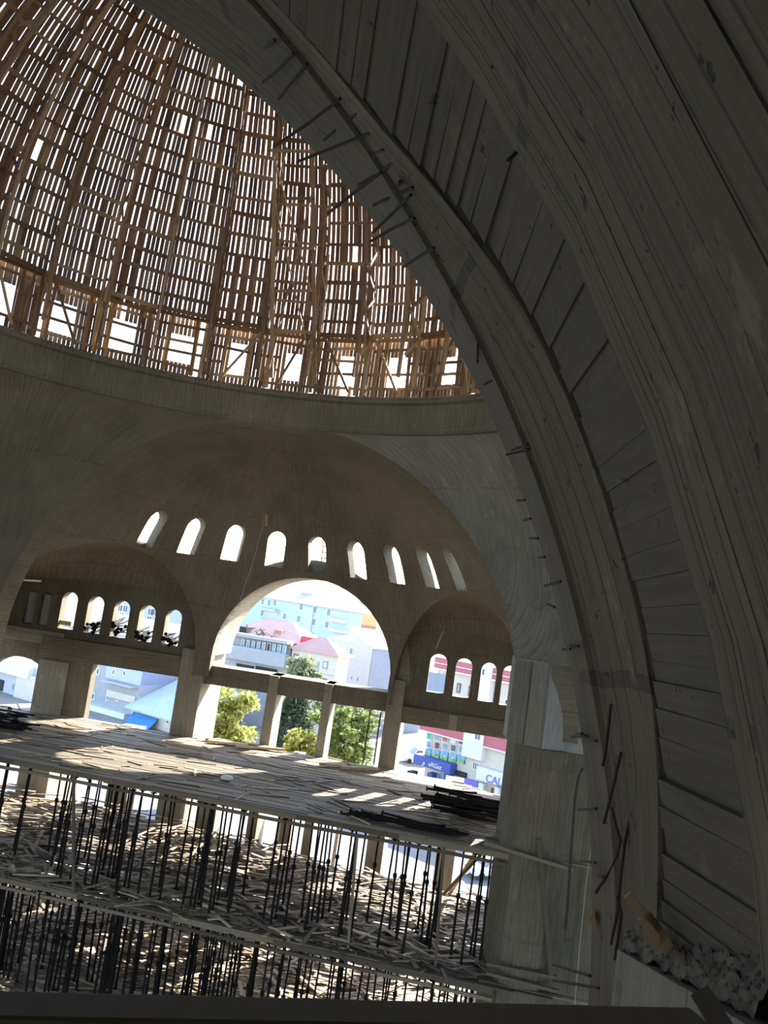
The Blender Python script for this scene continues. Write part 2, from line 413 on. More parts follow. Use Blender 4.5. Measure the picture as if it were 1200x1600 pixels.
for i in range(NP):
    a, b = PI * i / NP, PI * (i + 1) / NP
    mb.add([nsd(a, E0, .004), nsd(b, E0, .004), nsd(b, E0, .07), nsd(a, E0, .07)], [(0, 1, 2, 3)])
for i0, i1, zl in ((0, 16, -1.1), (50, 64, -1.1)):     # wall under the half dome, unseen back left open so daylight reaches the arch
    for i in range(i0, i1):
        q = [((SX + .004) * math.cos(PI * k_ / NP), Y4 - (SY + .004) * math.sin(PI * k_ / NP)) for k_ in (i, i + 1)]
        zt_ = ZN + (SZ) * math.sin(E0) + .02; u0_, u1_ = PI * i / NP * SY * S, PI * (i + 1) / NP * SY * S
        if zl > -1: mb.add([V(*q[0], zl), V(*q[1], zl), V(*q[1], zt_), V(*q[0], zt_)], [(0, 1, 2, 3)], [[(u0_, zl * S), (u1_, zl * S), (u1_, 0), (u0_, 0)]])
        else: mb.add([V(*q[0], zl), V(*q[1], zl), V(*q[1], zt_), V(*q[0], zt_)], [(0, 1, 2, 3)], [[(u0_, zl * S), (u1_, zl * S), (u1_, 0), (u0_, 0)]])
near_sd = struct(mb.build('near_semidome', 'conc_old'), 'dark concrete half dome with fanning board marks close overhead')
ph = 0.0; k = 0
while ph < 1.25:
    dp = ru(0.010, 0.020); off = ru(0.0002, 0.0012)
    # the strip: a curved board imprint running up the meridian
    NN = 14; es = [0.02 + (1.48 - 0.02) * j / NN for j in range(NN + 1)]
    a, b = ph, ph + dp * 0.997; m_ = MB(); uo = k * 0.53; wd = dp * SY * S
    for j in range(NN):
        e0, e1 = es[j], es[j + 1]
        A, B, C, D = nsd(a, e0, .004 - off), nsd(b, e0, .004 - off), nsd(b, e1, .004 - off), nsd(a, e1, .004 - off)
        A2, B2, C2, D2 = nsd(a, e0, .012), nsd(b, e0, .012), nsd(b, e1, .012), nsd(a, e1, .012)
        v0, v1 = e0 * S * SZ, e1 * S * SZ
        m_.add([A, B, C, D, A2, B2, C2, D2], [(0, 1, 2, 3), (4, 0, 3, 7), (1, 5, 6, 2)],
               [[(uo, v0), (uo + wd, v0), (uo + wd, v1), (uo, v1)], [(0, v0), (.03, v0), (.03, v1), (0, v1)], [(0, v0), (.03, v0), (.03, v1), (0, v1)]])
    m_.build('dome_board', 'conc_old', near_sd)
    ph += dp; k += 1

# ------------------------------------------------------------------ ledge and low wall at the foot of the near arch
mb = MB()
mb.hexa([V(.797, -1.275, -1.1), V(.800, -1.50, -1.1), V(.95, -1.50, -1.1), V(.95, -1.275, -1.1),
         V(.801, -1.275, .188), V(.824, -1.50, .240), V(.95, -1.50, .245), V(.95, -1.275, .20)])
struct(mb.build('wall_ledge', 'conc_pale'), 'pale rough concrete ledge block at the foot of the arch')
# crumbled concrete heaped on the ledge
mb = MB(); NG = 22
def gp(i, j):
    t = j / NG; q = i / NG; n_ = ru(-.0015, .0025)
    return V(.8025 + .018 * t + (.042 - .012 * t) * q, -1.275 - .145 * t, .189 + .035 * t + (.062 - .02 * t) * q ** .8 + n_)
gg = [[gp(i, j) for i in range(NG + 1)] for j in range(NG + 1)]
grid(mb, lambda i, j: gg[j][i], NG, NG, None, True)
for k in range(800):
    c = gg[random.randrange(NG)][random.randrange(NG)]; r_ = ru(.008, .022)
    vs = [c + Vector(v) * r_ * ru(.7, 1.3) for v in ((1, 0, 0), (-1, 0, 0), (0, 1, 0), (0, -1, 0), (0, 0, 1), (0, 0, -1))]
    mb.add(vs, [(0, 2, 4), (2, 1, 4), (1, 3, 4), (3, 0, 4), (2, 0, 5), (1, 2, 5), (3, 1, 5), (0, 3, 5)])
tag(mb.build('gravel', 'gravel'), 'heap of grey crumbled concrete on the ledge below the arch', 'gravel', kind='stuff')

# ------------------------------------------------------------------ drum ring, pendentives
mb = MB(); full = [(.990, .900), (.996, .912), (.996, .998), (.984, 1.004), (.984, 1.022), (.992, 1.026), (1.10, 1.026), (1.10, .900)]
NR = 144
thin = [(.990, 1.012), (.984, 1.016), (.984, 1.022), (.992, 1.026), (1.30, 1.026), (1.30, 1.012)]
for i in range(NR):
    a, b = 2 * PI * i / NR, 2 * PI * (i + 1) / NR
    prof = thin if abs((a + b) / 2 - PI) < 1.05 else full
    for k in range(len(prof)):
        (r0, z0), (r1, z1) = prof[k], prof[(k + 1) % len(prof)]
        P = [V(r0 * math.sin(a), r0 * math.cos(a), z0), V(r0 * math.sin(b), r0 * math.cos(b), z0), V(r1 * math.sin(b), r1 * math.cos(b), z1), V(r1 * math.sin(a), r1 * math.cos(a), z1)]
        mb.add(P, [(0, 1, 2, 3)], [[(a * S, z0 * S), (b * S, z0 * S), (b * S, z1 * S + (r1 - r0) * S), (a * S, z1 * S + (r1 - r0) * S)]])
struct(mb.build('dome_ring', 'conc'), 'curved concrete ring beam with a ledge under the timber dome')
RP, AP, RF = 1.3522, 0.9938, 0.917
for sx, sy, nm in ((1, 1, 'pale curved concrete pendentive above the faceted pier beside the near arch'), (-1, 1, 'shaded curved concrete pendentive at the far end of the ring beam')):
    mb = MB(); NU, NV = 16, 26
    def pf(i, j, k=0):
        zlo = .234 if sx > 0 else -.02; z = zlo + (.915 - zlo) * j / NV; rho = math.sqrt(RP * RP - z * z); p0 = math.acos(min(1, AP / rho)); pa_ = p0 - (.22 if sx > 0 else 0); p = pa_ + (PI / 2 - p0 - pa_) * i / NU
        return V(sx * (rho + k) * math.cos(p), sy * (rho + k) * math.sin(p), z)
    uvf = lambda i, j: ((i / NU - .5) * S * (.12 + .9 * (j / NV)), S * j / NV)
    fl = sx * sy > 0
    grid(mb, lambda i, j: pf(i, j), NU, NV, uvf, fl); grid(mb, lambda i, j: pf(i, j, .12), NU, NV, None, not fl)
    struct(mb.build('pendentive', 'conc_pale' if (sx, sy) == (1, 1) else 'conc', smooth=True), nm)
# band behind the near arch that closes its inner order to the square
def soffit_band(name, r0, r1, ya, yb, label, rz=0, mat='conc'):
    mb = MB(); n = 72
    for i in range(n):
        a, b = PI * i / n, PI * (i + 1) / n
        P = lambda r, t, y: V(r * math.cos(t), y, r * math.sin(t))
        q = [(r0, ya), (r0, yb), (r1, yb), (r1, ya)]
        for k in range(4):
            (ra, y0), (rb, y1) = q[k], q[(k + 1) % 4]
            mb.add([P(ra, a, y0), P(rb, a, y1), P(rb, b, y1), P(ra, b, y0)], [(0, 1, 2, 3)], [[(a * S * r0, 0), (a * S * r0, .8), (b * S * r0, .8), (b * S * r0, 0)]])
    o = mb.build(name, mat); o.rotation_euler.z = rz
    return struct(o, label)
soffit_band('far_arch', RF, 1.02, AP, 1.101, 'rim of the great far arch around the half dome')

# ------------------------------------------------------------------ the far semidome with nine windows
YC = 1.10
def sd_shell():
    mb = MB(); NA, NE2 = 60, 30; e0 = -0.10
    def pt(i, j, r):
        a = -PI / 2 + PI * i / NA; e = e0 + (PI / 2 - e0) * j / NE2
        if e < 0: return V(r * math.sin(a), YC + r * math.cos(a), r * e)
        return V(r * math.cos(e) * math.sin(a), YC + r * math.cos(e) * math.cos(a), r * math.sin(e))
    ri, ro = RF, .968
    vs = []; idx = {}
    def vid(i, j, s):
        if j == NE2: i = 0
        key = (i, j, s)
        if key not in idx: idx[key] = len(vs); vs.append(pt(i, j, ri if s == 0 else ro))
        return idx[key]
    fs = []
    def face(*k):
        u = []
        for q in k:
            if q not in u: u.append(q)
        if len(u) > 2: fs.append(tuple(u))
    for j in range(NE2):
        for i in range(NA):
            face(vid(i, j, 0), vid(i + 1, j, 0), vid(i + 1, j + 1, 0), vid(i, j + 1, 0))
            face(vid(i, j + 1, 1), vid(i + 1, j + 1, 1), vid(i + 1, j, 1), vid(i, j, 1))
    for i in range(NA): face(vid(i, 0, 1), vid(i + 1, 0, 1), vid(i + 1, 0, 0), vid(i, 0, 0))
    for j in range(NE2):
        face(vid(0, j, 1), vid(0, j, 0), vid(0, j + 1, 0), vid(0, j + 1, 1))
        face(vid(NA, j, 0), vid(NA, j, 1), vid(NA, j + 1, 1), vid(NA, j + 1, 0))
    mb.add(vs, fs); me = mb.mesh('far_semidome')
    import bmesh
    bm = bmesh.new(); bm.from_mesh(me); bmesh.ops.recalc_face_normals(bm, faces=bm.faces); bm.to_mesh(me); bm.free()
    return me
def cutter(poly, fa, fb):
    mb = MB(); mb.prism(poly, fa, fb); me = mb.mesh('cut')
    import bmesh
    bm = bmesh.new(); bm.from_mesh(me); bmesh.ops.recalc_face_normals(bm, faces=bm.faces); bm.to_mesh(me); bm.free()
    return me
cuts = []
WIN_A = [math.radians(2.2 + 14.05 * k) for k in range(-4, 5)]
for a in WIN_A:
    poly = arch_poly(-.040, .040, .436, .548, .592, 10)
    def w3(q, z, rr, a=a): return V(rr * math.sin(a) + q * math.cos(a), YC + rr * math.cos(a) - q * math.sin(a), z)
    cuts.append(cutter(poly, lambda q, z: w3(q, z, .45), lambda q, z: w3(q, z, 1.25)))
ARCX, ARCR = 0.014, 0.408
cuts.append(cutter(arch_poly(ARCX - ARCR, ARCX + ARCR, -.4, 0.0, .409, 28), lambda x, z: V(x, 1.5, z), lambda x, z: V(x, 2.3, z)))
EXR, EXL = (.700, .262, .424), (-.735, .275, .438)
for cx, hw, zt in (EXR, EXL):
    cuts.append(cutter(arch_poly(cx - hw, cx + hw, -.4, -.03, zt, 24), lambda x, z: V(x, 1.0, z), lambda x, z: V(x, 2.3, z)))
sdm = boolean(sd_shell(), cuts)
def sphere_uv(me, cx, cy, cz):
    l = me.uv_layers.get('UVMap') or me.uv_layers.new(name='UVMap')
    for p in me.polygons:
        c = p.center; radial = Vector((c.x - cx, c.y - cy, c.z - cz)).normalized().dot(p.normal)
        for li in p.loop_indices:
            v = me.vertices[me.loops[li].vertex_index].co
            if abs(radial) > 0.6:
                l.data[li].uv = (math.atan2(v.x - cx, v.y - cy) * S * 0.8, math.asin(max(-1, min(1, (v.z - cz) / (v - Vector((cx, cy, cz))).length))) * S)
            else: l.data[li].uv = (v.z * 0.7 + v.x * 0.7, v.y)
c0 = V(0, YC, 0); sphere_uv(sdm, c0.x, c0.y, c0.z)
far_sd = link('far_semidome', sdm, 'conc'); struct(far_sd, 'concrete half dome with nine arched windows opposite the camera')
for rz, nm in ((-PI / 2, 'concrete half dome on the side of the faceted pier'), (PI / 2, 'concrete half dome across from the faceted pier')):
    o = far_sd.copy(); col.objects.link(o); o.rotation_euler.z = rz; o['label'] = nm; o.name = 'side_semidome'
    soffit_band('side_arch', RF, 1.02, AP, 1.101, 'rim of a side arch: ' + nm, rz)

# barrel of the central arch
mb = MB(); n = 40
for i in range(n):
    a, b = PI * i / n, PI * (i + 1) / n
    P = lambda r, t, y: V(ARCX + r * math.cos(t), y, .0 + r * math.sin(t))
    q = [(ARCR, 1.945), (ARCR, 2.25), (ARCR + .085, 2.25), (ARCR + .085, 1.945)]
    for k in range(4):
        (ra, y0), (rb, y1) = q[k], q[(k + 1) % 4]
        mb.add([P(ra, a, y0), P(rb, a, y1), P(rb, b, y1), P(ra, b, y0)], [(0, 1, 2, 3)], [[(a * S * .4, 0), (a * S * .4, 3.6), (b * S * .4, 3.6), (b * S * .4, 0)]])
struct(mb.build('central_arch', 'conc_pier'), 'round-headed arch open to the town in the far wall')
# exedra vaults: from the cut in the shell back to the window wall
YW = 1.95
def exedra(cx, hw, zt, xb0, xb1, label):
    mb = MB(); NA, NB = 26, 10; zb = .215
    prof = []
    for i in range(NA + 1):
        t = PI - PI * i / NA; x = cx + hw * 1.0 * math.cos(t); z = -.03 + (zt + .03) * math.sin(t)
        rr = .955 ** 2 - x * x - z * z
        y = YC + math.sqrt(rr) if rr > 0.01 else YC + .08
        prof.append((x, min(y, YW - .02), z))
    hi_s = [i for i in range(NA + 1) if prof[i][2] > zb]; lo_, hi_ = hi_s[0], hi_s[-1]
    def fn(i, j):
        x, y, z = prof[i]; s = j / NB * PI / 2
        xb = xb0 if i < lo_ else xb1 if i > hi_ else xb0 + (xb1 - xb0) * (i - lo_) / (hi_ - lo_)
        if z > zb: return V(x + (xb - x) * math.sin(s), y + (YW + .01 - y) * math.sin(s), zb + (z - zb) * math.cos(s))
        return V(x + (xb - x) * math.sin(s), y + (YW + .01 - y) * math.sin(s), z)
    grid(mb, fn, NA, NB, lambda i, j: (i / NA * S * .8, j / NB * S * .4))
    o = mb.build('exedra_vault', 'conc', smooth=True)
    md = o.modifiers.new('thickness', 'SOLIDIFY'); md.thickness = .4; md.offset = 1
    return struct(o, label)
ex_r = exedra(*EXR, .47, 1.12, 'small concrete half vault over four arched windows')
ex_l = exedra(*EXL, -1.5, -.47, 'small concrete half vault over five arched windows')

# ------------------------------------------------------------------ far wall pieces
DZ = -.364          # upper deck level
def slab(x0, x1, z0, z1, y0, y1):
    mb = MB(); mb.bu(x0, x1, y0, y1, z0, z1); return mb.mesh('wall')
def ycut(poly, ya, yb): return cutter(poly, lambda x, z: V(x, ya, z), lambda x, z: V(x, yb, z))
LW = [(-1.109, .020, .192), (-.980, .019, .190), (-.853, .018, .187), (-.729, .017, .184), (-.603, .017, .181)]
cl = [ycut(arch_poly(x - .038, x + .038, b, t - .035, t, 10), 1.85, 2.1) for x, b, t in LW]
cl += [ycut(arch_poly(x - .028, x + .028, .019, .150, .175, 10), 1.9, YW + .018) for x in (-1.297, -1.222)]
cl.append(ycut([(-.945, -.6), (-.515, -.6), (-.515, -.112), (-.945, -.112)], 1.8, 2.4))
cl.append(ycut(arch_poly(-1.44, -1.150, -.6, -.235, -.135, 14), 1.8, 2.4))
lw = boolean(slab(-1.75, -.42, DZ - .02, .26, YW, YW + .05), cl); box_uv(lw)
lwo = struct(link('wall_far_left', lw, 'conc'), 'concrete wall with five arched windows and two blind niches above plank deck')
RW = [(.623, -.013, .156, .038), (.736, -.016, .153, .036), (.846, -.018, .150, .034), (.938, -.022, .150, .032)]
cr = [ycut(arch_poly(x - h, x + h, b, t - .035, t, 10), 1.85, 2.1) for x, b, t, h in RW]
rw = boolean(slab(.43, 1.35, -.158, .26, YW, YW + .05), cr); box_uv(rw)
rwo = struct(link('wall_far_right', rw, 'conc'), 'concrete wall with four arched windows beside the faceted pier')
for x in (-1.297, -1.222):
    mb = MB(); mb.bu(x - .020, x + .022, YW + .012, YW + .02, .022, .165); mb.build('niche_back', 'conc_panel', lwo)
mb = MB(); mb.bu(.46, 1.35, YW - .022, YW + .08, -.160, -.088); mb.build('lintel_beam', 'conc', rwo, hor=True)
mb = MB(); mb.bu(.70, .735, YW - .026, YW - .020, -.160, -.095); mb.build('patch', 'conc_pier', rwo)
mb = MB(); mb.bu(-1.20, -.50, YW - .022, YW + .08, -.114, -.020); mb.build('lintel_beam', 'conc', lwo, hor=True)
mb = MB(); mb.bu(-1.75, -1.10, YW - .012, YW + .02, -.06, .0); mb.build('patch', 'conc_pier', lwo, hor=True)
# piers and columns of the far wall, each down to the ground
def pier(name, x0, x1, y0, y1, z0, z1, label, mat='conc_pier', cat=None):
    mb = MB(); mb.bu(x0, x1, y0, y1, z0, z1); return struct(mb.build(name, mat), label)
pier('pier', -.527, -.418, YW - .03, 2.25, -1.1, .02, 'square concrete pier between the central arch and the blue awning view')
pier('pier', .420, .492, YW - .03, 2.25, -1.1, .02, 'square concrete pier between the central arch and the shop signs')
pier('pier', -1.200, -1.055, YW - .01, 2.23, -1.1, -.13, 'rough concrete pier beside the small side arch')
pier('column', -.118, -.074, YW - .01, YW + .15, -1.1, -.045, 'slender concrete column in the central arch, nearest the yellow-green bush')
pier('column', .135, .172, YW - .01, YW + .15, -1.1, -.045, 'slender concrete column in the central arch, nearest the rebar cage')
pier('beam', -.42, .425, YW + .01, YW + .14, -.128, -.045, 'concrete tie beam crossing the central arch', 'conc')
for x0, x1 in ((-.36, -.28), (.02, .07), (.72, .80), (-.80, -.70)):
    pier('lower_column', x0, x1, YW + .05, YW + .15, -1.1, DZ - .02, 'concrete column under the upper deck at the far wall')

for xa, xb, nm in ((1.12, 2.08, 'plain end wall beyond the faceted pier'), (-2.08, -1.74, 'plain end wall beyond the small side arch')):
    mb = MB(); mb.bu(xa, xb, 2.02, 2.08, -1.1, .3); struct(mb.build('wall_end', 'conc'), nm)
# unseen hall sides added to cut stray skylight: copied vaults and walls, closed below
for rz, nm in ((-PI / 2, 'on the side of the faceted pier'), (PI / 2, 'across from the faceted pier')):
    for src, what in ((ex_r, 'light_block_vault'), (ex_l, 'light_block_vault'), (lwo, 'light_block_wall'), (rwo, 'light_block_wall')):
        o = src.copy(); col.objects.link(o); o.name = what; o.rotation_euler.z = rz; o['label'] = 'concrete ' + what.replace('_', ' ') + ' added to dim the hall ' + nm
    mb = MB(); mb.bu(-1.9, 1.9, 2.02, 2.08, -1.1, -.13); o = struct(mb.build('light_block_wall', 'conc'), 'unseen lower concrete wall added to keep skylight out of the hall ' + nm); o.rotation_euler.z = rz

# ------------------------------------------------------------------ faceted pier at the far corner
mb = MB()
pl = [(.884, 1.12), (.890, .988), (.940, .928), (.988, .900), (1.060, .925), (1.18, .93), (1.26, .92), (1.3, 1.12)]
mb.prism(pl[::-1], lambda x, y: V(x, y, -.03), lambda x, y: V(x, y, .235))
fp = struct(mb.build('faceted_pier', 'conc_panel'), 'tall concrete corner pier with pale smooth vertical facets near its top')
for (xa, ya), (xb, yb), mt in zip(pl[1:4], pl[2:5], ('conc_pale', 'conc_pier', 'conc_panel')):     # three facets, the last palest: its light is put into the concrete tone
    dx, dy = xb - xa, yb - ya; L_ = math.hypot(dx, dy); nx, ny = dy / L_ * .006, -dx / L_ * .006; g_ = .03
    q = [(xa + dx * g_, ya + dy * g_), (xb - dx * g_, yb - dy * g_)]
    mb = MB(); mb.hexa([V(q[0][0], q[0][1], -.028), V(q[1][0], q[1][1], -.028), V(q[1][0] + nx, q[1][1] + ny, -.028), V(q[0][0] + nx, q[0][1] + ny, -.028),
                        V(q[0][0], q[0][1], .228), V(q[1][0], q[1][1], .228), V(q[1][0] + nx, q[1][1] + ny, .228), V(q[0][0] + nx, q[0][1] + ny, .228)]); mb.build('facet_light_tone', mt, fp)
mb = MB(); pl2 = [(.900, 1.12), (.916, .965), (.945, .912), (.985, .890), (1.06, .900), (1.09, .93), (1.16, .98), (1.16, 1.12)]
mb.prism(pl2[::-1], lambda x, y: V(x, y, -1.1), lambda x, y: V(x, y, -.03)); mb.build('shaft', 'conc', fp)
mb = MB(); mb.bu(1.10, 1.24, 1.02, 1.06, -1.1, .25); mb.build('return_wall', 'conc', fp)

# ------------------------------------------------------------------ ground, street
mb = MB(); gt = V(0, 0, GB).z; mb.box(-2500, 2500, -600, 4200, gt - .5, gt)
struct(mb.build('ground', 'street'), 'dusty pale street ground around the building')
mb = MB(); mb.bu(-2.0, 2.0, -2.7, 2.3, -1.52, -1.096)
struct(mb.build('floor', 'earth'), 'dusty ground floor under the decks')
mb = MB(); mb.bu(-8, 12, 3.7, 5.6, GB, GB + .002)
struct(mb.build('road', 'asphalt'), 'grey asphalt road beyond the far wall')
mb = MB(); NH = 60
hh = [[(.0 if j == 0 else (.55 + .35 * math.sin(i * .31) + .2 * math.sin(i * .83 + 1)) * (j / 5) ** 1.2) for i in range(NH + 1)] for j in range(6)]
grid(mb, lambda i, j: V(-70 + 140 * i / NH, 60 + j * 8, GB + hh[j][i] * 2.6), NH, 5)
struct(mb.build('hillside', 'hill', smooth=True), 'low dry hillside behind the town')

# ------------------------------------------------------------------ the timber dome formwork
dome = empty('dome_formwork', V(0, 0, 1.026))
tag(dome, 'timber dome formwork of slatted boards, ribs and purlins on the concrete ring', 'formwork')
DR, DZC = .965, 1.20
def dp(phi, e, r=DR):      # phi measured from +Y towards +X
    return V(r * math.cos(e) * math.sin(phi), r * math.cos(e) * math.cos(phi), DZC + r * math.sin(e))
def frame_at(phi, e):
    out = Vector((math.cos(e) * math.sin(phi), math.cos(e) * math.cos(phi), math.sin(e)))
    tan = Vector((math.cos(phi), -math.sin(phi), 0)); up = Vector((-math.sin(e) * math.sin(phi), -math.sin(e) * math.cos(phi), math.cos(e)))
    return out, tan, up
PW = 2 * PI / 32; PH0 = math.radians(0.25)     # one bay per window; windows at PH0 + k * PW, ribs half way
ROW = .064
unit = MB(); unit.box(-.5, .5, -.5, .5, -.5, .5)
def unit_mesh(mat, nm, scale_uv=(1, 1)):
    me = unit.mesh(nm); me.materials.append(M[mat])
    l = me.uv_layers['UVMap']
    for d in l.data: d.uv = (d.uv[0] * scale_uv[0], d.uv[1] * scale_uv[1])
    return me
slat_me = unit_mesh('wood', 'slat', (.15, .7)); purlin_me = unit_mesh('wood', 'purlin', (.15, .7))
def place(name, me, parent, c, ax, ay, az):      # unit box stretched along three full vectors
    o = bpy.data.objects.new(name, me); col.objects.link(o); o.parent = parent
    o.matrix_parent_inverse = parent.matrix_basis.inverted() if parent.parent is None else Matrix.Identity(4)
    X, Y, Z = Vector(ax), Vector(ay), Vector(az)
    m = Matrix((X, Y, Z)).transposed().to_4x4(); m.translation = c
    loc, rot, sc = m.decompose(); o.matrix_basis = Matrix.LocRotScale(loc, rot, sc)
    return o
slats = []; purl = []
for k in range(32):
    pc = PH0 + k * PW; e = math.radians(0.3) + ru(0, .012); left = 0
    de = ROW / DR
    while e < math.radians(84):
        wd = PW * DR * math.cos(e + de / 2)
        if left <= 0:      # a new course of long boards
            left = random.randint(4, 6); nb = max(3, int(round(PW * DR * math.cos(e + de * 2) / .0152)))
            fr_ = [(i + .5 + ru(-.13, .13)) / nb for i in range(nb)]; bws = [ru(.75, .90) if rnd() > .08 else 1.02 for _ in range(nb)]
        left -= 1; pitch = wd / nb
        for i in range(nb):
            if rnd() < .008: continue
            ph = pc - PW / 2 + PW * fr_[i]
            out, tan, up = frame_at(ph, e + de / 2)
            slats.append((dp(ph, e + de / 2, DR + .004), tan * pitch * bws[i] * S, out * .0024 * S, up * (ROW * 1.02) * S, k, e))
        out, tan, up = frame_at(pc, e)
        purl.append((dp(pc, e, DR * math.cos(PW / 2) - .004) + up * ru(-.09, .09), tan * (wd * 1.0) * S + up * ru(-.08, .08), out * .006 * S, up * ru(.008, .0145) * S, k, e))
        e += de
def px_size(it):
    c = it[0]; P = np.array([c.x / S, c.y / S, c.z / S - GZ]); x, y, z = topx(P)
    if z < .1 or x < -5 or x > 760 or y < -5 or y > 640: return -1
    # hidden by the near arch?
    d = P - CAM; tt = (-1.2 - CAM[1]) / d[1]
    if tt > 0:
        q = CAM + d * tt
        if q[0] ** 2 + (q[2] - ZN) ** 2 > R1 ** 2: return -1
    return it[3].length / z
def emit_many(items, name, me, mat, most, depth_name):
    order = sorted(range(len(items)), key=lambda i: -px_size(items[i])); pick = set(order[:most])
    mb = MB()
    for i, (c, ax, ay, az, k, e) in enumerate(items):
        if i in pick: place(name, me, dome, c, ax, ay, az)
        else: mb.obox(c, ax / 2, ay / 2, az / 2)
    o = mb.build(depth_name, mat, dome); o['kind'] = 'stuff'
emit_many(slats, 'slat', slat_me, 'wood_i', 300, 'slats')
emit_many([p for p in purl], 'purlin', purlin_me, 'wood_i', 300, 'purlins')
# ribs: inner chord, outer chord and zigzag bracing
RIBS = [k for k in range(-14, 6)]
def rib(k):
    ph = PH0 + (k + .5) * PW
    es = [math.radians(-9 + 4.6 * j) for j in range(21)]
    def pt(e, r):
        if e < 0: return V(r * math.sin(ph), r * math.cos(ph), DZC + r * math.sin(e) * 1.1)
        return dp(ph, e, r)
    tan = Vector((math.cos(ph), -math.sin(ph), 0))
    def chord(r, w_, d_, sh=0):
        mb = MB()
        for j in range(len(es) - 1):
            mb.beam(pt(es[j], r) + tan * sh, pt(es[j + 1], r) + tan * sh, w_, d_, tan)
        return mb
    ro = chord(DR - .020, .15, .07).build('rib', 'wood', dome)
    ri = chord(DR - .105 + ru(-.008, .006), .17, .085, ru(-.06, .06)).build('inner_chord', 'wood', ro)
    for j in range(1, len(es) - 1):
        a = pt(es[j], DR - .022) + tan * .06; b = pt(es[j + 1], DR - .103) + tan * .06
        if j % 2: a = pt(es[j], DR - .103) + tan * .06; b = pt(es[j + 1], DR - .022) + tan * .06
        mb = MB(); mb.beam(a, b, .12, .04, tan); mb.build('brace', 'wood', ro)
for k in RIBS: rib(k)
# lower wall of the formwork: studs, rails and boards around each window opening
LOWB = MB()
def cyl(phi, z, r): return V(r * math.sin(phi), r * math.cos(phi), z)
for k in range(32):
    pc = PH0 + k * PW; vis = (k <= 5 or k >= 18)
    out, tan, up = frame_at(pc, 0)
    z0, z1 = 1.026, 1.232
    hw = .034 + ru(-.003, .003); wb, wt = 1.062 + ru(-.006, .006), 1.165 + ru(-.008, .012)
    # sheathing boards beside, below and above the opening
    N = 14
    for i in range(N):
        q = -PW / 2 + PW * (i + .5) / N; x = q * .99
        spans = [(z0, z1)] if abs(x) > hw else [(z0, wb), (wt, z1)]
        for a, b in spans:
            if rnd() < .06: continue
            c = (cyl(pc + q, a, 1.0) + cyl(pc + q, b, 1.0)) / 2
            o2, t2, u2 = frame_at(pc + q, 0)
            LOWB.obox(c, t2 * PW / N * S * ru(.40, .485), o2 * .02, Vector((0, 0, 1)) * (b - a) / 2 * S)
    if not vis: continue
    for s in (-.078, -.044, .046, .08):
        c0_ = cyl(pc + s, z0, .985); c1_ = cyl(pc + s + ru(-.004, .004), z1 - .01 * rnd(), .975)
        mb = MB(); mb.beam(c0_, c1_, .12, .08, out); mb.build('stud', 'wood', dome)
    for z in (1.05, 1.095, 1.14, 1.19):
        rr = .988 + ru(-.006, .004)
        if z in (1.095, 1.14) and rnd() < .45: 
            sg = random.choice((-1, 1)); a, b = pc + sg * .044, pc + sg * PW / 2
        else: a, b = pc - PW / 2, pc + PW / 2
        mb = MB(); mb.beam(cyl(a, z + ru(-.008, .008), rr), cyl(b, z + ru(-.008, .008), rr), .06, .11); mb.build('rail', 'wood', dome)
    rr = .945
    mb = MB(); mb.beam(cyl(pc - PW / 2 - .004, 1.222 + ru(-.006, .006), rr), cyl(pc + PW / 2 + .004, 1.222 + ru(-.006, .006), rr), .09, .16); mb.build('ring_beam', 'wood', dome)
    if rnd() < .8:
        s = random.choice((-1, 1))
        mb = MB(); mb.beam(cyl(pc - s * ru(.02, .05), 1.03, .96), cyl(pc + s * ru(.03, .09), 1.215, .93), .10, .06, out); mb.build('diagonal', 'wood', dome)
    # raking post from the ring ledge up to the inner chord
    mb = MB(); mb.beam(cyl(pc + PW / 2 + ru(-.01, .01), 1.027, .975), dp(pc + PW / 2, math.radians(ru(22, 34)), DR - .10), .12, .07, tan); mb.build('raking_post', 'wood', dome)
o = LOWB.build('sheathing', 'wood_i', dome); o['kind'] = 'stuff'
# the tall pair of poles with crossed braces and rungs in front of the slats
for (pxa, pya, pxb, pyb) in ((424, 590, 430, 235), (492, 600, 488, 205)):
    a = cyl(0, 0, 0)
    P0 = at(pxa, pya, .93); P1 = at(pxb, pyb, .60)
    mb = MB(); mb.beam(V(*P0), V(*P1), .15, .09, (0, 1, 0)); mb.build('pole', 'wood', dome)
for ya, yb, l in ((235, 235, 0), (310, 308, 0), (388, 386, 0), (455, 452, 0)):
    f = (590 - ya) / 360; Yd = .93 - .33 * f
    mb = MB(); mb.beam(V(*at(424, ya, Yd - .008)), V(*at(492, yb + 2, Yd - .008)), .05, .11); mb.build('rung', 'wood', dome)
for pa, pb in (((430, 320), (490, 585)), ((488, 300), (418, 585)), ((428, 245), (486, 455)),):
    fa, fb = (590 - pa[1]) / 360, (590 - pb[1]) / 360
    mb = MB(); mb.beam(V(*at(*pa, .93 - .33 * fa - .02)), V(*at(*pb, .93 - .33 * fb - .02)), .05, .10, (0, 1, 0)); mb.build('cross_brace', 'wood', dome)

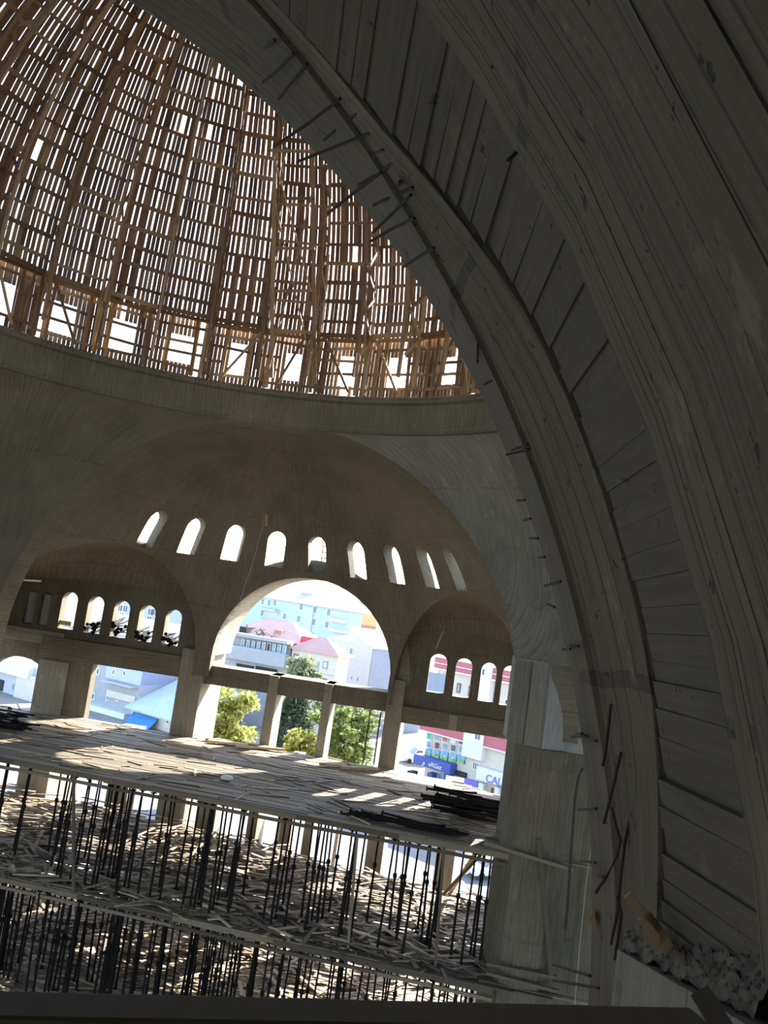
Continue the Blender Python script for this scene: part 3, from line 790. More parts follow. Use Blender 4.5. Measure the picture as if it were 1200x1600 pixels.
# ------------------------------------------------------------------ plank decks
FOOT = [(-.527, -.418, 1.92, 2.25), (.420, .492, 1.92, 2.25), (-1.2, -1.055, 1.94, 2.23), (-.118, -.074, 1.94, 2.1), (.135, .172, 1.94, 2.1), (-.36, -.28, 2.0, 2.1), (.02, .07, 2.0, 2.1), (.72, .80, 2.0, 2.1), (-.80, -.70, 2.0, 2.1), (-1.75, -1.44, 1.95, 2.0), (-1.15, -.945, 1.95, 2.0), (-.515, -.42, 1.95, 2.0)]
def free(x, y, m=.012): return not any(a - m < x < b + m and c - m < y < d + m for a, b, c, d in FOOT)
def deck(name, label, z, yfun, ybf, x0, x1, mat, wdt=.185, drop=0.0, gap=0.02, most=300):
    root = empty(name, V(0, 1.4, z)); tag(root, label, 'platform')
    ang = math.atan(-.07); n = 0
    me = unit_mesh(mat, 'plank', (.2, 3))
    s_ = MB(); y = 2.2
    items = []
    while y > .80:
        x = x0 + ru(-.2, 0)
        while x < x1:
            L = ru(.22, .42); xm = x + L / 2; yy = y - .07 * xm
            if yfun(xm) < yy < ybf(xm) and rnd() > drop and all(free(x + L * q, yy) for q in (.03, .25, .5, .75, .97)):
                c = V(xm, yy, z) + Vector((0, 0, ru(-.012, .012)))
                a2 = ang + ru(-.012, .012)
                items.append((c, Vector((math.cos(a2), math.sin(a2), ru(-.003, .003))) * L * S * .995, Vector((-math.sin(a2), math.cos(a2), 0)) * (wdt - gap), Vector((0, 0, .045))))
            x += L
        y -= wdt / S
    items.sort(key=lambda t: t[0].y)
    for i, (c, ax, ay, az) in enumerate(items):
        if i < most: place('plank', me, root, c, ay, ax, az)
        else: s_.obox(c, ay / 2, ax / 2, az / 2)
    if s_.v: o = s_.build('planks', mat + '_i', root); o['kind'] = 'stuff'
    # joists and the edge beam
    for i in range(14):
        xm = x0 + (x1 - x0) * (i + .5) / 14
        mb = MB(); mb.beam(V(xm, yfun(xm) + .01, z) - Vector((0, 0, .12)), V(xm, min(ybf(xm), 1.93), z) - Vector((0, 0, .12)), .1, .16); mb.build('joist', 'wood_grey', root)
    for i in range(7):
        xa = x0 + (x1 - x0) * i / 7; xb = x0 + (x1 - x0) * (i + 1) / 7
        mb = MB(); mb.beam(V(xa, yfun(xa) + .006, z) - Vector((0, 0, .10 + .05 * rnd())), V(xb + .01, yfun(xb) + .006, z) - Vector((0, 0, .10 + .05 * rnd())), .10, .20); mb.build('edge_beam', 'wood_grey', root)
        mb = MB(); mb.beam(V(xa, yfun(xa) + .002, z) - Vector((0, 0, .36 + .05 * rnd())), V(xb + .01, yfun(xb) + .002, z) - Vector((0, 0, .36 + .05 * rnd())), .08, .12); mb.build('waler', 'wood_grey', root)
    return root
UP_E = lambda x: .995 - .07 * x
MID_E = lambda x: .945 - .085 * x
Z2 = -.735
UP_B = lambda x: 2.0 if x < .5 else 1.93 - .35 * (x - .5)
MID_B = lambda x: 1.78 - .22 * x
deck('upper_deck', 'upper timber deck of long weathered planks in front of the far wall', DZ, UP_E, UP_B, -1.45, .93, 'wood_grey')
deck('middle_deck', 'middle timber deck of weathered planks strewn with offcuts', Z2, MID_E, MID_B, -1.45, .92, 'wood_grey', drop=.10, gap=.035)

# ------------------------------------------------------------------ steel shoring props
def prop_proto(H):
    r = empty('shoring_prop', (0, 0, 0))
    mb = MB(); mb.tube([(0, 0, 0.02), (0, 0, H * .56)], .050, 7); local('outer_tube', mb.mesh('outer_tube'), r, 'steel')
    mb = MB(); mb.tube([(0, 0, H * .54), (0, 0, H - .02)], .038, 7); local('inner_tube', mb.mesh('inner_tube'), r, 'steel')
    mb = MB(); mb.tube([(0, 0, H * .54), (0, 0, H * .575)], .085, 7); local('collar', mb.mesh('collar'), r, 'steel')
    mb = MB(); mb.box(-.1, .1, -.1, .1, 0, .02); local('base_plate', mb.mesh('base_plate'), r, 'steel')
    mb = MB(); mb.box(-.1, .1, -.1, .1, H - .02, H); local('head_plate', mb.mesh('head_plate'), r, 'steel')
    return r
HU = (DZ - Z2) * S - .30; HL = (Z2 + 1.1) * S - .22
pu = prop_proto(HU); plw = prop_proto(HL)
def props(proto, zb, efun, n, depth, label, group, xr):
    first = True
    for i in range(n):
        row = random.choices((0, 1, 2, 3), (5, 4, 3, 2))[0]
        x = ru(*xr); y = efun(x) + .012 + row * depth + ru(-.01, .02)
        o = proto if first else copy_tree(proto); first = False
        o.location = V(x, y, zb) + Vector((0, 0, .03)); o.rotation_euler = (ru(-.02, .02), ru(-.035, .035) , ru(0, 3))
        tag(o, label, 'prop', group)
props(pu, Z2, UP_E, 92, .07, 'dark steel shoring prop standing under the upper plank deck', 'props under the upper deck', (-1.05, .90))
props(plw, -1.1, MID_E, 150, .06, 'dark steel shoring prop standing under the middle plank deck', 'props under the middle deck', (-.95, .90))
# timber posts among the props
for i, (pa, pb) in enumerate((((115, 1208), (122, 1352)), ((558, 1310), (548, 1450)), ((694, 1325), (686, 1465)), ((480, 1300), (452, 1290)))):
    if i == 3: continue
    A = at(*pa, .985 - .03 * i); B = at(*pb, .985 - .03 * i); B[2] = Z2 + .003
    mb = MB(); mb.beam(V(*A), V(*B), .10, .10, (0, 1, 0)); o = mb.build('timber_post', 'wood_grey')
    tag(o, ('rough timber post among the steel props near the left end of the upper deck', 'rough timber post among the steel props in the middle of the row', 'dark timber post among the steel props near the faceted pier')[i], 'post')

# ------------------------------------------------------------------ offcuts on the decks and ground floor
scr_me = [unit_mesh('wood_grey', 'scrap', (.15, 1.5)), unit_mesh('wood_pale', 'scrap', (.15, 1.5))]
def scrap_item(x, y, z, lift):
    L = ru(.5, 2.6); a = random.gauss(0, .55) if rnd() < .75 else ru(0, PI)
    d = Vector((math.cos(a), math.sin(a), ru(-.12, .12))).normalized(); s2 = d.cross(Vector((0, 0, 1))).normalized(); u2 = s2.cross(d)
    return (V(x, y, z) + Vector((0, 0, lift)), s2 * ru(.08, .17), d * L, u2 * ru(.02, .05))
mids = []; 
for i in range(1500):
    x = ru(-1.3, .9); y = MID_E(x) + .02 + (1.25) * rnd() ** 1.3
    if y > MID_B(x) - .03 or not free(x, y, .06): continue
    mids.append(scrap_item(x, y, Z2, .05 + .22 * rnd() ** 2 + (.35 * rnd() if y > 1.5 else 0)))
gnd = []
for i in range(1500):
    x = ru(-1.2, .85); y = 1.0 + 1.1 * rnd()
    if not free(x, y, .06): continue
    gnd.append(scrap_item(x, y, -1.096, .03 + .3 * rnd() ** 2))
ups = []
for i in range(170):
    x = ru(-1.35, .85); y = UP_E(x) + .03 + (UP_B(x) - UP_E(x) - .06) * rnd()
    if not free(x, y, .06): continue
    it = scrap_item(x, y, DZ, .045); ups.append((it[0], it[1] * .7, Vector((it[2].x, it[2].y, 0)) * .7, Vector((0, 0, .03))))
def near_key(t): return (t[0] - V(*CAM)).length
def scraps(items, nind, label, group, sname):
    items.sort(key=near_key); mb = MB()
    for i, (c, a, b, d) in enumerate(items):
        if i < nind:
            o = bpy.data.objects.new('scrap_plank', scr_me[0 if rnd() < .8 else 1]); col.objects.link(o)
            m = Matrix((a, b, d)).transposed().to_4x4(); m.translation = c
            o.matrix_basis = Matrix.LocRotScale(*m.decompose()); tag(o, label, 'plank', group)
        else: mb.obox(c, a / 2, b / 2, d / 2)
    if mb.v: tag(mb.build(sname, 'wood_grey_i'), label.replace('plank offcut', 'plank offcuts'), 'planks', None, 'stuff')
scraps(ups, 60, 'loose plank offcut lying on the upper timber deck', 'offcuts on the upper deck', 'scattered_offcuts')
scraps(mids, 140, 'loose plank offcut strewn over the middle timber deck', 'offcuts on the middle deck', 'scattered_offcuts')
scraps(gnd, 100, 'loose plank offcut strewn over the ground floor', 'offcuts on the ground floor', 'scattered_offcuts')

# ------------------------------------------------------------------ heaps of dark props lying on the deck and in the windows
def lying_props(n, cx, cy, cz, L, sx, sy, h, ang, label, group, spread_a=.12):
    for i in range(n):
        a = ang + random.gauss(0, spread_a); l = L * ru(.7, 1.0)
        c = V(cx + ru(-sx, sx), cy + ru(-sy, sy), cz) + Vector((0, 0, .06 + h * rnd() ** 1.5))
        d = Vector((math.cos(a), math.sin(a), ru(-.06, .06))) * l / 2
        mb = MB(); mb.tube([c - d, c + d], .05, 6); o = mb.build('prop_tube', 'steel')
        mb = MB(); mb.tube([c - d * 1.0, c - d * .96], .11, 6); mb.build('end_plate', 'steel', o)
        tag(o, label, 'prop', group)
Pp = atz(745, 1278, DZ)
lying_props(46, Pp[0] - .01, Pp[1] + .01, DZ + .004, 2.6, .10, .075, .75, -.05, 'dark steel prop in the heap on the upper deck beside the faceted pier', 'heaped props by the faceted pier', .16)
Pp = atz(640, 1293, DZ)
lying_props(14, Pp[0], Pp[1] + .005, DZ + .004, 3.6, .10, .02, .12, -.09, 'long dark steel prop laid along the upper deck edge', 'props along the deck edge', .05)
Pp = atz(8, 1140, DZ)
lying_props(26, Pp[0], Pp[1], DZ + .004, 2.0, .05, .05, .7, .1, 'dark steel prop in the heap at the shadowed end of the upper deck', 'heaped props at the far end', .5)
WHICH = ('second', 'third', 'fourth', 'fifth')
for i, (x, b, t) in enumerate(LW[1:]):
    for j in range(13):
        xx = x + ru(-.034, .034) ; zz = b + .005 + ru(0, .045 if i != 1 else .07) * (1 - .0 * i)
        c = V(xx, YW + .02, zz); d = Vector((ru(-.12, .12), 1.1, ru(-.05, .25)))
        mb = MB(); mb.tube([c - d * .35, c + d], .045, 6); o = mb.build('prop_tube', 'steel')
        mb = MB(); mb.tube([c - d * .37, c - d * .33], .10, 8); mb.build('end_plate', 'steel', o)
        tag(o, 'dark steel prop stacked in the %s small arched window from the blind niches' % WHICH[i], 'prop', 'props stacked in the %s window' % WHICH[i])

# ------------------------------------------------------------------ rebars and splinters on the near arch
def bar(pts, r=.013, name='rebar', mat='rebar', parent=near_arch):
    mb = MB(); mb.tube([V(*p) for p in pts], r, 5); return mb.build(name, mat, parent)
Z5 = lambda x, y: (400 + x / 2.4, y / 2.4)
for a, b in (((140, 200), (25, 310)), ((190, 240), (85, 370)), ((315, 370), (75, 545)), ((375, 412), (310, 440)), ((378, 425), (255, 525)), ((440, 495), (160, 605)), ((480, 560), (365, 600)), ((520, 605), (382, 695)),
             ((470, 645), (270, 800)), ((588, 703), (440, 770)), ((580, 730), (440, 870)), ((595, 818), (430, 905)), ((668, 930), (555, 1000)), ((540, 680), (510, 720)), ((70, 150), (0, 195))):
    pa, pb = Z5(*a), Z5(*b); mid = ((pa[0] + pb[0]) / 2, (pa[1] + pb[1]) / 2 + ru(-2, 3))
    bar([at(*pa, -1.293), at(*mid, -1.25), at(*pb, -1.215)])
Z7 = lambda x, y: (500 + x / 2.4, 300 + y / 2.4)
for a, b in (((412, 145), (432, 128)), ((640, 390), (668, 352)), ((655, 478), (684, 452)), ((660, 572), (686, 555)), ((645, 655), (676, 645)), ((615, 722), (686, 685)), ((695, 785), (738, 787)), ((700, 820), (735, 810)), ((698, 985), (785, 965)), ((720, 968), (778, 945)),
             ((975, 1060), (1015, 1040)), ((740, 1158), (768, 1155)), ((590, 640), (592, 570)), ((680, 630), (684, 560)), ((825, 960), (870, 880))):
    bar([at(*Z7(*a), -1.225), at(*Z7(*b), -1.25)], .010)
Z4 = lambda x, y: (740 + x / 2.609, 600 + y / 2.609)
for a, b in (((205, 555), (232, 548)), ((230, 630), (262, 630)), ((268, 708), (290, 705)), ((290, 822), (355, 805)), ((305, 590), (342, 586)), ((365, 1083), (395, 1080)), ((392, 1070), (428, 1068)), ((445, 375), (475, 352)), ((300, 898), (330, 910))):
    bar([at(*Z4(*a), -1.19), at(*Z4(*b), -1.245)], .011)
Z3 = lambda x, y: (760 + x / 2.727, 1100 + y / 2.727)
for pts in ([(530, 0), (522, 80), (508, 200), (495, 265)], [(595, 182), (572, 210), (545, 330), (520, 430), (500, 510)], [(635, 437), (608, 500), (588, 600), (570, 760), (555, 900), (530, 1025)],
            [(533, 440), (552, 520), (572, 580), (556, 650), (510, 740), (465, 805)], [(555, 820), (575, 900), (560, 1000), (545, 1090)]):
    bar([at(*Z3(*q), -1.268) for q in pts], .010)
for pts in ([(1168, 684), (1142, 690), (1135, 730), (1138, 880), (1143, 1025)], [(770, 75), (785, 95), (806, 130)], [(1140, 1102), (1085, 1118), (985, 1170)], [(880, 600), (925, 568)], [(905, 925), (940, 950), (980, 972)], [(862, 262), (878, 260)], [(1092, 255), (1152, 253)]):
    bar([at(*Z3(*q), -1.32) for q in pts], .010)
for a, b in (((362, 142), (428, 136)), ((382, 125), (408, 127)), ((430, 155), (470, 157)), ((392, 450), (468, 446)), ((440, 507), (520, 508)), ((405, 667), (465, 677)), ((458, 728), (500, 736)), ((492, 794), (545, 798)), ((285, 1110), (442, 1158)), ((285, 1178), (478, 1211)), ((350, 1293), (520, 1296))):
    bar([at(*Z3(*a), -1.13), at(*Z3(*b), -1.235)], .012)
for a, b in (((830, 90), (905, 5)), ((1060, 310), (1085, 380)), ((1100, 590), (1108, 640)), ((1095, 660), (1040, 715)), ((195, 200), (168, 250)), ((870, 1070), (930, 1035)), ((850, 1190), (842, 1225)), ((255, 575), (225, 600))):
    q = lambda x, y: (700 + x / 2.4, y / 2.4)
    bar([at(*q(*a), -1.43), at(*q(*b), -1.44)], .010)
far_bar = [(410, 272), (392, 310), (378, 400), (362, 600), (345, 860), (335, 960)]
o = bar([at(*Z3(*q), .86) for q in far_bar], .05, 'bent_rebar', 'rebar', None); tag(o, 'long bent rebar hanging beside the faceted pier', 'rebar')
o = bar([at(*Z3(*q), -1.10) for q in ((448, 590), (425, 760), (400, 1000), (375, 1290))], .004, 'hanging_string', 'string', None); tag(o, 'thin pale string hanging in front of the faceted pier', 'string')
o = bar([at(416, 800, 1.6), at(395, 880, 1.6), at(375, 938, 1.6)], .010, 'hanging_wire', 'string', None); tag(o, 'thin pale wire hanging across the half dome above the central arch', 'wire')

def timber(name, label, pa, pb, Ya, Yb, wd, th, mat, cat='timber'):
    A, B = V(*at(*pa, Ya)), V(*at(*pb, Yb)); mb = MB(); mb.beam(A, B, wd, th, (0, 1, 0)); return tag(mb.build(name, mat), label, cat)
# broken timber lying on the ledge
P = [at(*Z3(*q), -1.33) for q in ((600, 812), (672, 900), (735, 985), (842, 1140))]
mb = MB()
for a, b, wd in ((P[0], P[1], .05), (P[1], P[2], .085), (P[2], P[3], .075)): mb.beam(V(*a), V(*b), wd, .035, (0, 1, 0))
tl = mb.build('broken_timber', 'wood_pale'); tag(tl, 'broken pale timber batten leaning on the gravel ledge', 'timber')
mb = MB(); pc_ = [Z3(*q) for q in ((665, 915), (700, 935), (738, 985), (730, 1045), (705, 1040), (660, 985))]
mb.prism(pc_, lambda x, y: V(*at(x, y, -1.345)), lambda x, y: V(*at(x, y, -1.335))); mb.build('split_end', 'wood_pale', tl)
mb = MB(); q = [Z3(*k_) for k_ in ((432, 925), (458, 878), (466, 885), (447, 935))]
mb.prism(q, lambda x, y: V(*at(x, y, -1.19)), lambda x, y: V(*at(x, y, -1.17))); tag(mb.build('wood_wedge', 'wood_orange'), 'small orange wood wedge stuck to the arch edge low down', 'wood')
mb = MB(); q = [(1178, 1015), (1203, 1020), (1206, 1104), (1187, 1100)]
mb.prism(q, lambda x, y: V(*at(x, y, -1.41)), lambda x, y: V(*at(x, y, -1.395))); tag(mb.build('orange_board', 'wood_orange'), 'piece of orange formwork board stuck on the half dome edge', 'board')
timber('wood_splinter', 'orange wood splinter stuck high on the pale pendentive', (786, 738), (788, 762), 1.0, 1.0, .09, .05, 'wood_orange', 'wood')
timber('wood_splinter', 'curved pale wood strip peeling from the pendentive above the faceted pier', (850, 910), (833, 975), .93, .93, .10, .04, 'wood_pale', 'wood')
timber('wood_splinter', 'orange wood splinter stuck on the half dome beside the hanging wire', (417, 803), (416, 822), 1.72, 1.72, .10, .05, 'wood_orange', 'wood')
timber('wood_splinter', 'pale wood stick caught on the small vault over four windows', (693, 985), (681, 1014), 1.75, 1.75, .09, .05, 'wood_pale', 'wood')
timber('wood_splinter', 'pale wood stick lying on the rim beside the blind niches', (30, 906), (64, 908), 1.2, 1.2, .08, .05, 'wood_pale', 'wood')
timber('long_batten', 'long timber batten leaning against the faceted pier below the deck', Z3(222, 575), Z3(280, 1195), .872, .872, .16, .08, 'wood_grey', 'timber')
timber('cross_batten', 'horizontal timber batten nailed across the faceted pier at deck level', Z3(-10, 590), Z3(370, 705), .872, .872, .12, .22, 'wood_grey', 'timber')
timber('cross_batten', 'thin timber batten across the faceted pier near the ground', Z3(0, 1105), Z3(300, 1165), .872, .872, .10, .14, 'wood_grey', 'timber')
timber('cross_batten', 'lowest timber batten across the faceted pier', Z3(0, 1145), Z3(310, 1225), .872, .872, .10, .14, 'wood_grey', 'timber')
# two orange struts by the parked car
timber('strut', 'orange steel strut leaning beside the parked car', (746, 1328), (700, 1400), 1.56, 1.56, .16, .1, 'wood_orange', 'strut')
timber('strut', 'brown timber strut leaning beside the parked car', (752, 1335), (692, 1398), 1.45, 1.45, .13, .1, 'wood', 'strut')

# ------------------------------------------------------------------ timbers in front of the camera
def zbeam(name, label, p0, p1, dz, wd, th):
    A, B = atz(*p0, CAM[2] - dz), atz(*p1, CAM[2] - dz); d = B - A
    A2 = V(*(A - d * .25)); B2 = V(*(B + d * .02)); mb = MB(); mb.beam(A2 - Vector((0, 0, th / 2)), B2 - Vector((0, 0, th / 2)), wd, th)
    o = mb.build(name, 'wood_fore'); md = o.modifiers.new('bevel', 'BEVEL'); md.width = .012; md.segments = 2
    return tag(o, label, 'timber')
zbeam('timber_beam', 'long rough timber beam across the bottom in front of the camera', (128, 1570), (1085, 1590), .0765, .12, .14)
A = atz(0, 1582, CAM[2] - .078); B = atz(116, 1578, CAM[2] - .078)
mb = MB(); d = B - A; mb.beam(V(*(A - d * 3)) - Vector((0, 0, .07)), V(*B) - Vector((0, 0, .07)), .12, .13)
tag(mb.build('timber_beam', 'wood_fore'), 'short rough timber beam butting the long one at its end', 'timber')
for xx, yy, wh in ((.64, -1.612, 'shorter'), (.745, -1.575, 'longer')):
    mb = MB(); zz_ = V(0, 0, CAM[2] - .0765).z - .14; c_ = V(xx, yy, 0); mb.box(c_.x - .06, c_.x + .06, c_.y - 1.9, c_.y + .25, zz_ - .13, zz_); tag(mb.build('bearer', 'wood_grey'), 'timber bearer under the %s foreground beam' % wh, 'timber')
mb = MB(); mb.beam(V(*at(1098, 1556, -1.50)), V(*at(1150, 1640, -1.52)), .07, .05, (0, 1, 0)); tag(mb.build('broken_plank', 'wood_grey'), 'dark broken plank end poking up beside the ledge', 'plank')
mb = MB(); mb.bu(.60, .80, -2.0, -1.70, .235, .250); struct(mb.build('scaffold_deck', 'wood_grey'), 'plank scaffold the camera stands on')

# ------------------------------------------------------------------ the town outside
def facade(pL, YL, pR, YR):
    """vertical plane between two pixels at given depths -> helper converting pixels on it to points"""
    A = at(*pL, YL); B = at(*pR, YR); d = np.array([B[0] - A[0], B[1] - A[1], 0.]); L = np.linalg.norm(d); d /= L; n = np.array([d[1], -d[0], 0.])
    if n @ (CAM - A) < 0: n = -n
    class Fc: pass
    f = Fc(); f.A, f.B, f.d, f.n, f.L = A, B, d, n, L
    def hit(px, py):
        r = ray(px, py); t = ((A - CAM) @ n) / (r @ n); P = CAM + r * t; return (P - A) @ d, P[2]
    f.hit = hit
    f.pt = lambda u, z, o=0.0: V(*(np.array([A[0], A[1], 0]) + d * u + n * o + np.array([0, 0, z])))
    return f
def fbox(f, u0, u1, z0, z1, o0, o1):
    return MB().hexa([f.pt(u0, z0, o1), f.pt(u1, z0, o1), f.pt(u1, z0, o0), f.pt(u0, z0, o0), f.pt(u0, z1, o1), f.pt(u1, z1, o1), f.pt(u1, z1, o0), f.pt(u0, z1, o0)])
def house(name, label, pL, YL, pR, YR, ztop, depth, wall, cat='building'):
    f = facade(pL, YL, pR, YR)
    f.root = empty(name, f.pt(f.L / 2, GB)); tag(f.root, label, cat); f.zt = ztop; f.depth = depth
    fbox(f, 0, f.L, GB, ztop, -depth, 0).build('wall', wall, f.root); return f
def fwin(f, px, py, w, h, frame='white', pane='glass', bars=1, fw=.012, par=None):
    u, z = f.hit(px, py); 
    o = fbox(f, u - w / 2, u + w / 2, z - h / 2, z + h / 2, -.002, .008).build('window', frame, f.root)
    n = bars + 1; t = fw
    for i in range(n):
        a = u - w / 2 + t + (w - t) * i / n; b = u - w / 2 + (w - t) * (i + 1) / n
        fbox(f, a, b, z - h / 2 + t, z + h / 2 - t, .002, .0095).build('pane', pane, o)
    return o
def fpart(f, name, mat, p0, p1, o0, o1, z=None):
    (u0, z0), (u1, z1) = f.hit(*p0), f.hit(*p1)
    return fbox(f, min(u0, u1), max(u0, u1), min(z0, z1), max(z0, z1), o0, o1).build(name, mat, f.root)
def hip_roof(f, u0, u1, o0, o1, z, h, mat, over=.04, ridge=.35, name='roof'):
    u0 -= over; u1 += over; o1 += over; o0 -= over; um = (u1 - u0) * ridge; om = (o0 + o1) / 2
    vs = [f.pt(u0, z, o1), f.pt(u1, z, o1), f.pt(u1, z, o0), f.pt(u0, z, o0), f.pt(u0 + um, z + h, om), f.pt(u1 - um, z + h, om)]
    mb = MB(); mb.add(vs, [(0, 1, 5, 4), (1, 2, 5), (2, 3, 4, 5), (3, 0, 4), (3, 2, 1, 0)]); return mb.build(name, mat, f.root)
def ztop_at(pL, YL, pR, YR, px, py): return facade(pL, YL, pR, YR).hit(px, py)[1]

# light blue apartment block
a = ((330, 960), 17.5, (543, 985), 14.5)
f = house('apartment_block', 'light blue apartment block with white sheet roof seen through the central arch', *a, ztop_at(*a, 480, 944), .35, 'blue_wall')
for (x, y) in ((430, 942), (471, 948), (493, 953), (514, 957), (445, 963), (467, 967), (491, 972), (511, 976), (411, 940), (421, 942), (410, 958), (402, 936), (383, 930), (444, 985), (466, 990), (489, 993)): fwin(f, x, y, .105, .15, 'white', 'glass')
fpart(f, 'stair_strip', 'lilac', (476, 947), (483, 1010), -.01, .03)
for y in (949, 966, 984): fpart(f, 'balcony', 'blue_wall', (411, y), (437, y + 8), -.01, .14)
fpart(f, 'balcony_wall', 'cream', (417, 951), (434, 962), -.02, .012)
for y in (966, 982): fpart(f, 'balcony', 'white', (521, y), (541, y + 8), -.01, .12)
fpart(f, 'end_wall', 'cream', (520, 955), (542, 962), -.02, .012)
hip_roof(f, 0, f.L, -.9, 0, f.zt, .22, 'white_roof', .08, .12)
fpart(f, 'chimney', 'grey_mid', (451, 922), (463, 930), -.45, -.35)
# orange house with brown base
a = ((530, 960), 18.0, (588, 975), 18.0)
f = house('orange_house', 'orange gabled house with brown lower band right of the blue apartment block', *a, ztop_at(*a, 545, 950), 1.2, 'orange')
u0, z0 = f.hit(530, 971); u1, z1 = f.hit(590, 980); fbox(f, -.01, f.L + .01, GB, z1, -.5, .02).build('base_band', 'brown_red', f.root)
zt = f.zt; zr = f.hit(555, 941)[1]
mb = MB(); mb.add([f.pt(0, zt, .0), f.pt(f.L, zt, 0), f.pt(f.L * .42, zr, 0), f.pt(0, zt, -1.2), f.pt(f.L, zt, -1.2), f.pt(f.L * .42, zr, -1.2)], [(0, 1, 2), (4, 3, 5), (0, 2, 5, 3), (1, 4, 5, 2)]); mb.build('gable', 'orange', f.root)
mb = MB(); mb.beam(f.pt(f.L * .40, zr + .02, -.6), f.pt(f.L + .1, zt - .02, -.6), 15, .4, (0, 1, 0)); mb.build('roof', 'white_roof', f.root)
# houses behind, far pale ones on the skyline
a = ((575, 985), 20, (620, 992), 20)
f = house('pale_blue_house', 'pale blue house behind the orange one at the arch edge', *a, ztop_at(*a, 590, 962), 1.2, 'blue_wall')
for x in (583, 591): fwin(f, x, 978, .12, .16)
hip_roof(f, 0, f.L, -1.2, 0, f.zt, .2, 'pink_roof')
# light grey gabled house with slate wing
a = ((517, 1040), 11.2, (577, 1050), 10.2)
f = house('grey_house', 'light grey rendered house with slate side wing and white shed roof', *a, ztop_at(*a, 560, 1006), .5, 'grey_light')
fwin(f, 549, 1019, .095, .145, 'white', 'glass'); fwin(f, 515.5 + 3, 1014, .085, .10, 'white', 'glass')
for x, y in ((541, 1057), (549.5, 1059), (559, 1061)): fwin(f, x, y, .030, .045, 'grey_mid', 'glass', 0)
zr = f.hit(550, 981)[1]; zb = f.zt; uL = f.hit(548, 990)[0]
mb = MB(); mb.add([f.pt(uL, zb, .0), f.pt(f.L, zb, 0), f.pt(uL, zr, 0), f.pt(uL, zb, -1.1), f.pt(f.L, zb, -1.1), f.pt(uL, zr, -1.1)], [(0, 1, 2), (4, 3, 5), (0, 2, 5, 3), (1, 4, 5, 2)]); mb.build('gable', 'grey_light', f.root)
fbox(f, f.L + .001, f.L + .035, GB, zb, -.95, -.005).build('side_wing', 'grey_blue', f.root)
A_, B_, C_, D_ = f.pt(uL - .03, zr + .014, .05), f.pt(f.L + .06, zb + .0, .05), f.pt(f.L + .06, zb + .0, -1.0), f.pt(uL - .03, zr + .014, -1.0)
mb = MB(); mb.hexa([p - Vector((0, 0, .2)) for p in (A_, B_, C_, D_)] + [A_, B_, C_, D_]); mb.build('shed_roof', 'white_roof', f.root)
fpart(f, 'string_course', 'grey_mid', (519, 996), (577, 1012.5), -.01, -.005)
hip_roof(f, -.30, uL, -1.1, -.05, zb - .03, .16, 'pink_roof', .03, .3)
# cream house with faded red roof
a = ((453, 1040), 9.0, (524, 1055), 8.75)
f = house('cream_house', 'cream house with faded red hip roof in front of the grey house', *a, ztop_at(*a, 500, 1021), .30, 'cream')
fwin(f, 462.5, 1027, .075, .085, 'brown', 'glass_b', 0, .012); fwin(f, 508.5, 1039, .075, .095, 'grey_blue', 'white', 0, .018); fwin(f, 507, 1063, .075, .05, 'brown', 'glass', 1)
fpart(f, 'recess', 'grey_mid', (476, 1030), (496, 1060), -.01, .004); fpart(f, 'string_course', 'grey_mid', (499, 1052), (523, 1056), -.01, .006)
hip_roof(f, 0, f.L, -.30, 0, f.zt, .20, 'pink_roof', .05, .42)
fpart(f, 'chimney', 'red', (464, 993), (479, 1006), -.20, -.10)
# grey house with the glazed balcony
a = ((338, 1030), 9.3, (449, 1045), 9.0)
f = house('balcony_house', 'bare grey house with long glazed balcony beside the cream house', *a, ztop_at(*a, 410, 998), .38, 'grey_mid')
(u0, z0), (u1, z1) = f.hit(364, 1036), f.hit(449, 1000)
fbox(f, f.hit(350, 1030)[0], f.L + .01, f.hit(410, 1036)[1], f.hit(410, 1014)[1], -.02, .13).build('balcony', 'grey_mid', f.root)
fbox(f, f.hit(350, 1030)[0], f.L + .02, f.hit(410, 999)[1], f.hit(410, 994)[1], -.02, .15).build('balcony_roof', 'grey_mid', f.root)
g = facade((364, 1030), 9.2, (449, 1045), 8.9); g.root = f.root
for i in range(9):
    x = 379.5 + i * 8.1; y = 1006 + (x - 379) * .145
    fwin(g, x, y, .052, .115, 'white', 'glass_b' if i not in (5,) else 'black', 0, .007)
for x0, x1, y0, y1 in ((370, 396, 1036, 1052), (400, 432, 1040, 1060)): fpart(f, 'opening', 'black', (x0, y0), (x1, y1), -.02, .004)
hip_roof(f, 0, f.L + .12, -.9, -.12, f.zt, .26, 'pink_roof', .03, .35)
fpart(f, 'chimney', 'brown_red', (417, 983), (427, 991), -.30, -.22)
fpart(f, 'dormer', 'black', (369, 978), (378, 992), -.2, -.1)
for i in range(16):
    x = ru(380, 424); y = 992 + (x - 380) * .14 + ru(-13, 0); c = f.pt(f.hit(x, y)[0], f.hit(x, y)[1], -.04 + ru(-.06, 0))
    d = Vector((ru(-1, 1), ru(-.4, .4), ru(-.5, .5))); mb = MB(); mb.beam(c - d, c + d, .16, .16); tag(mb.build('scrap_timber', 'wood_grey'), 'grey scrap timber piled on the roof of the balcony house', 'timber', 'scrap on the balcony house roof')
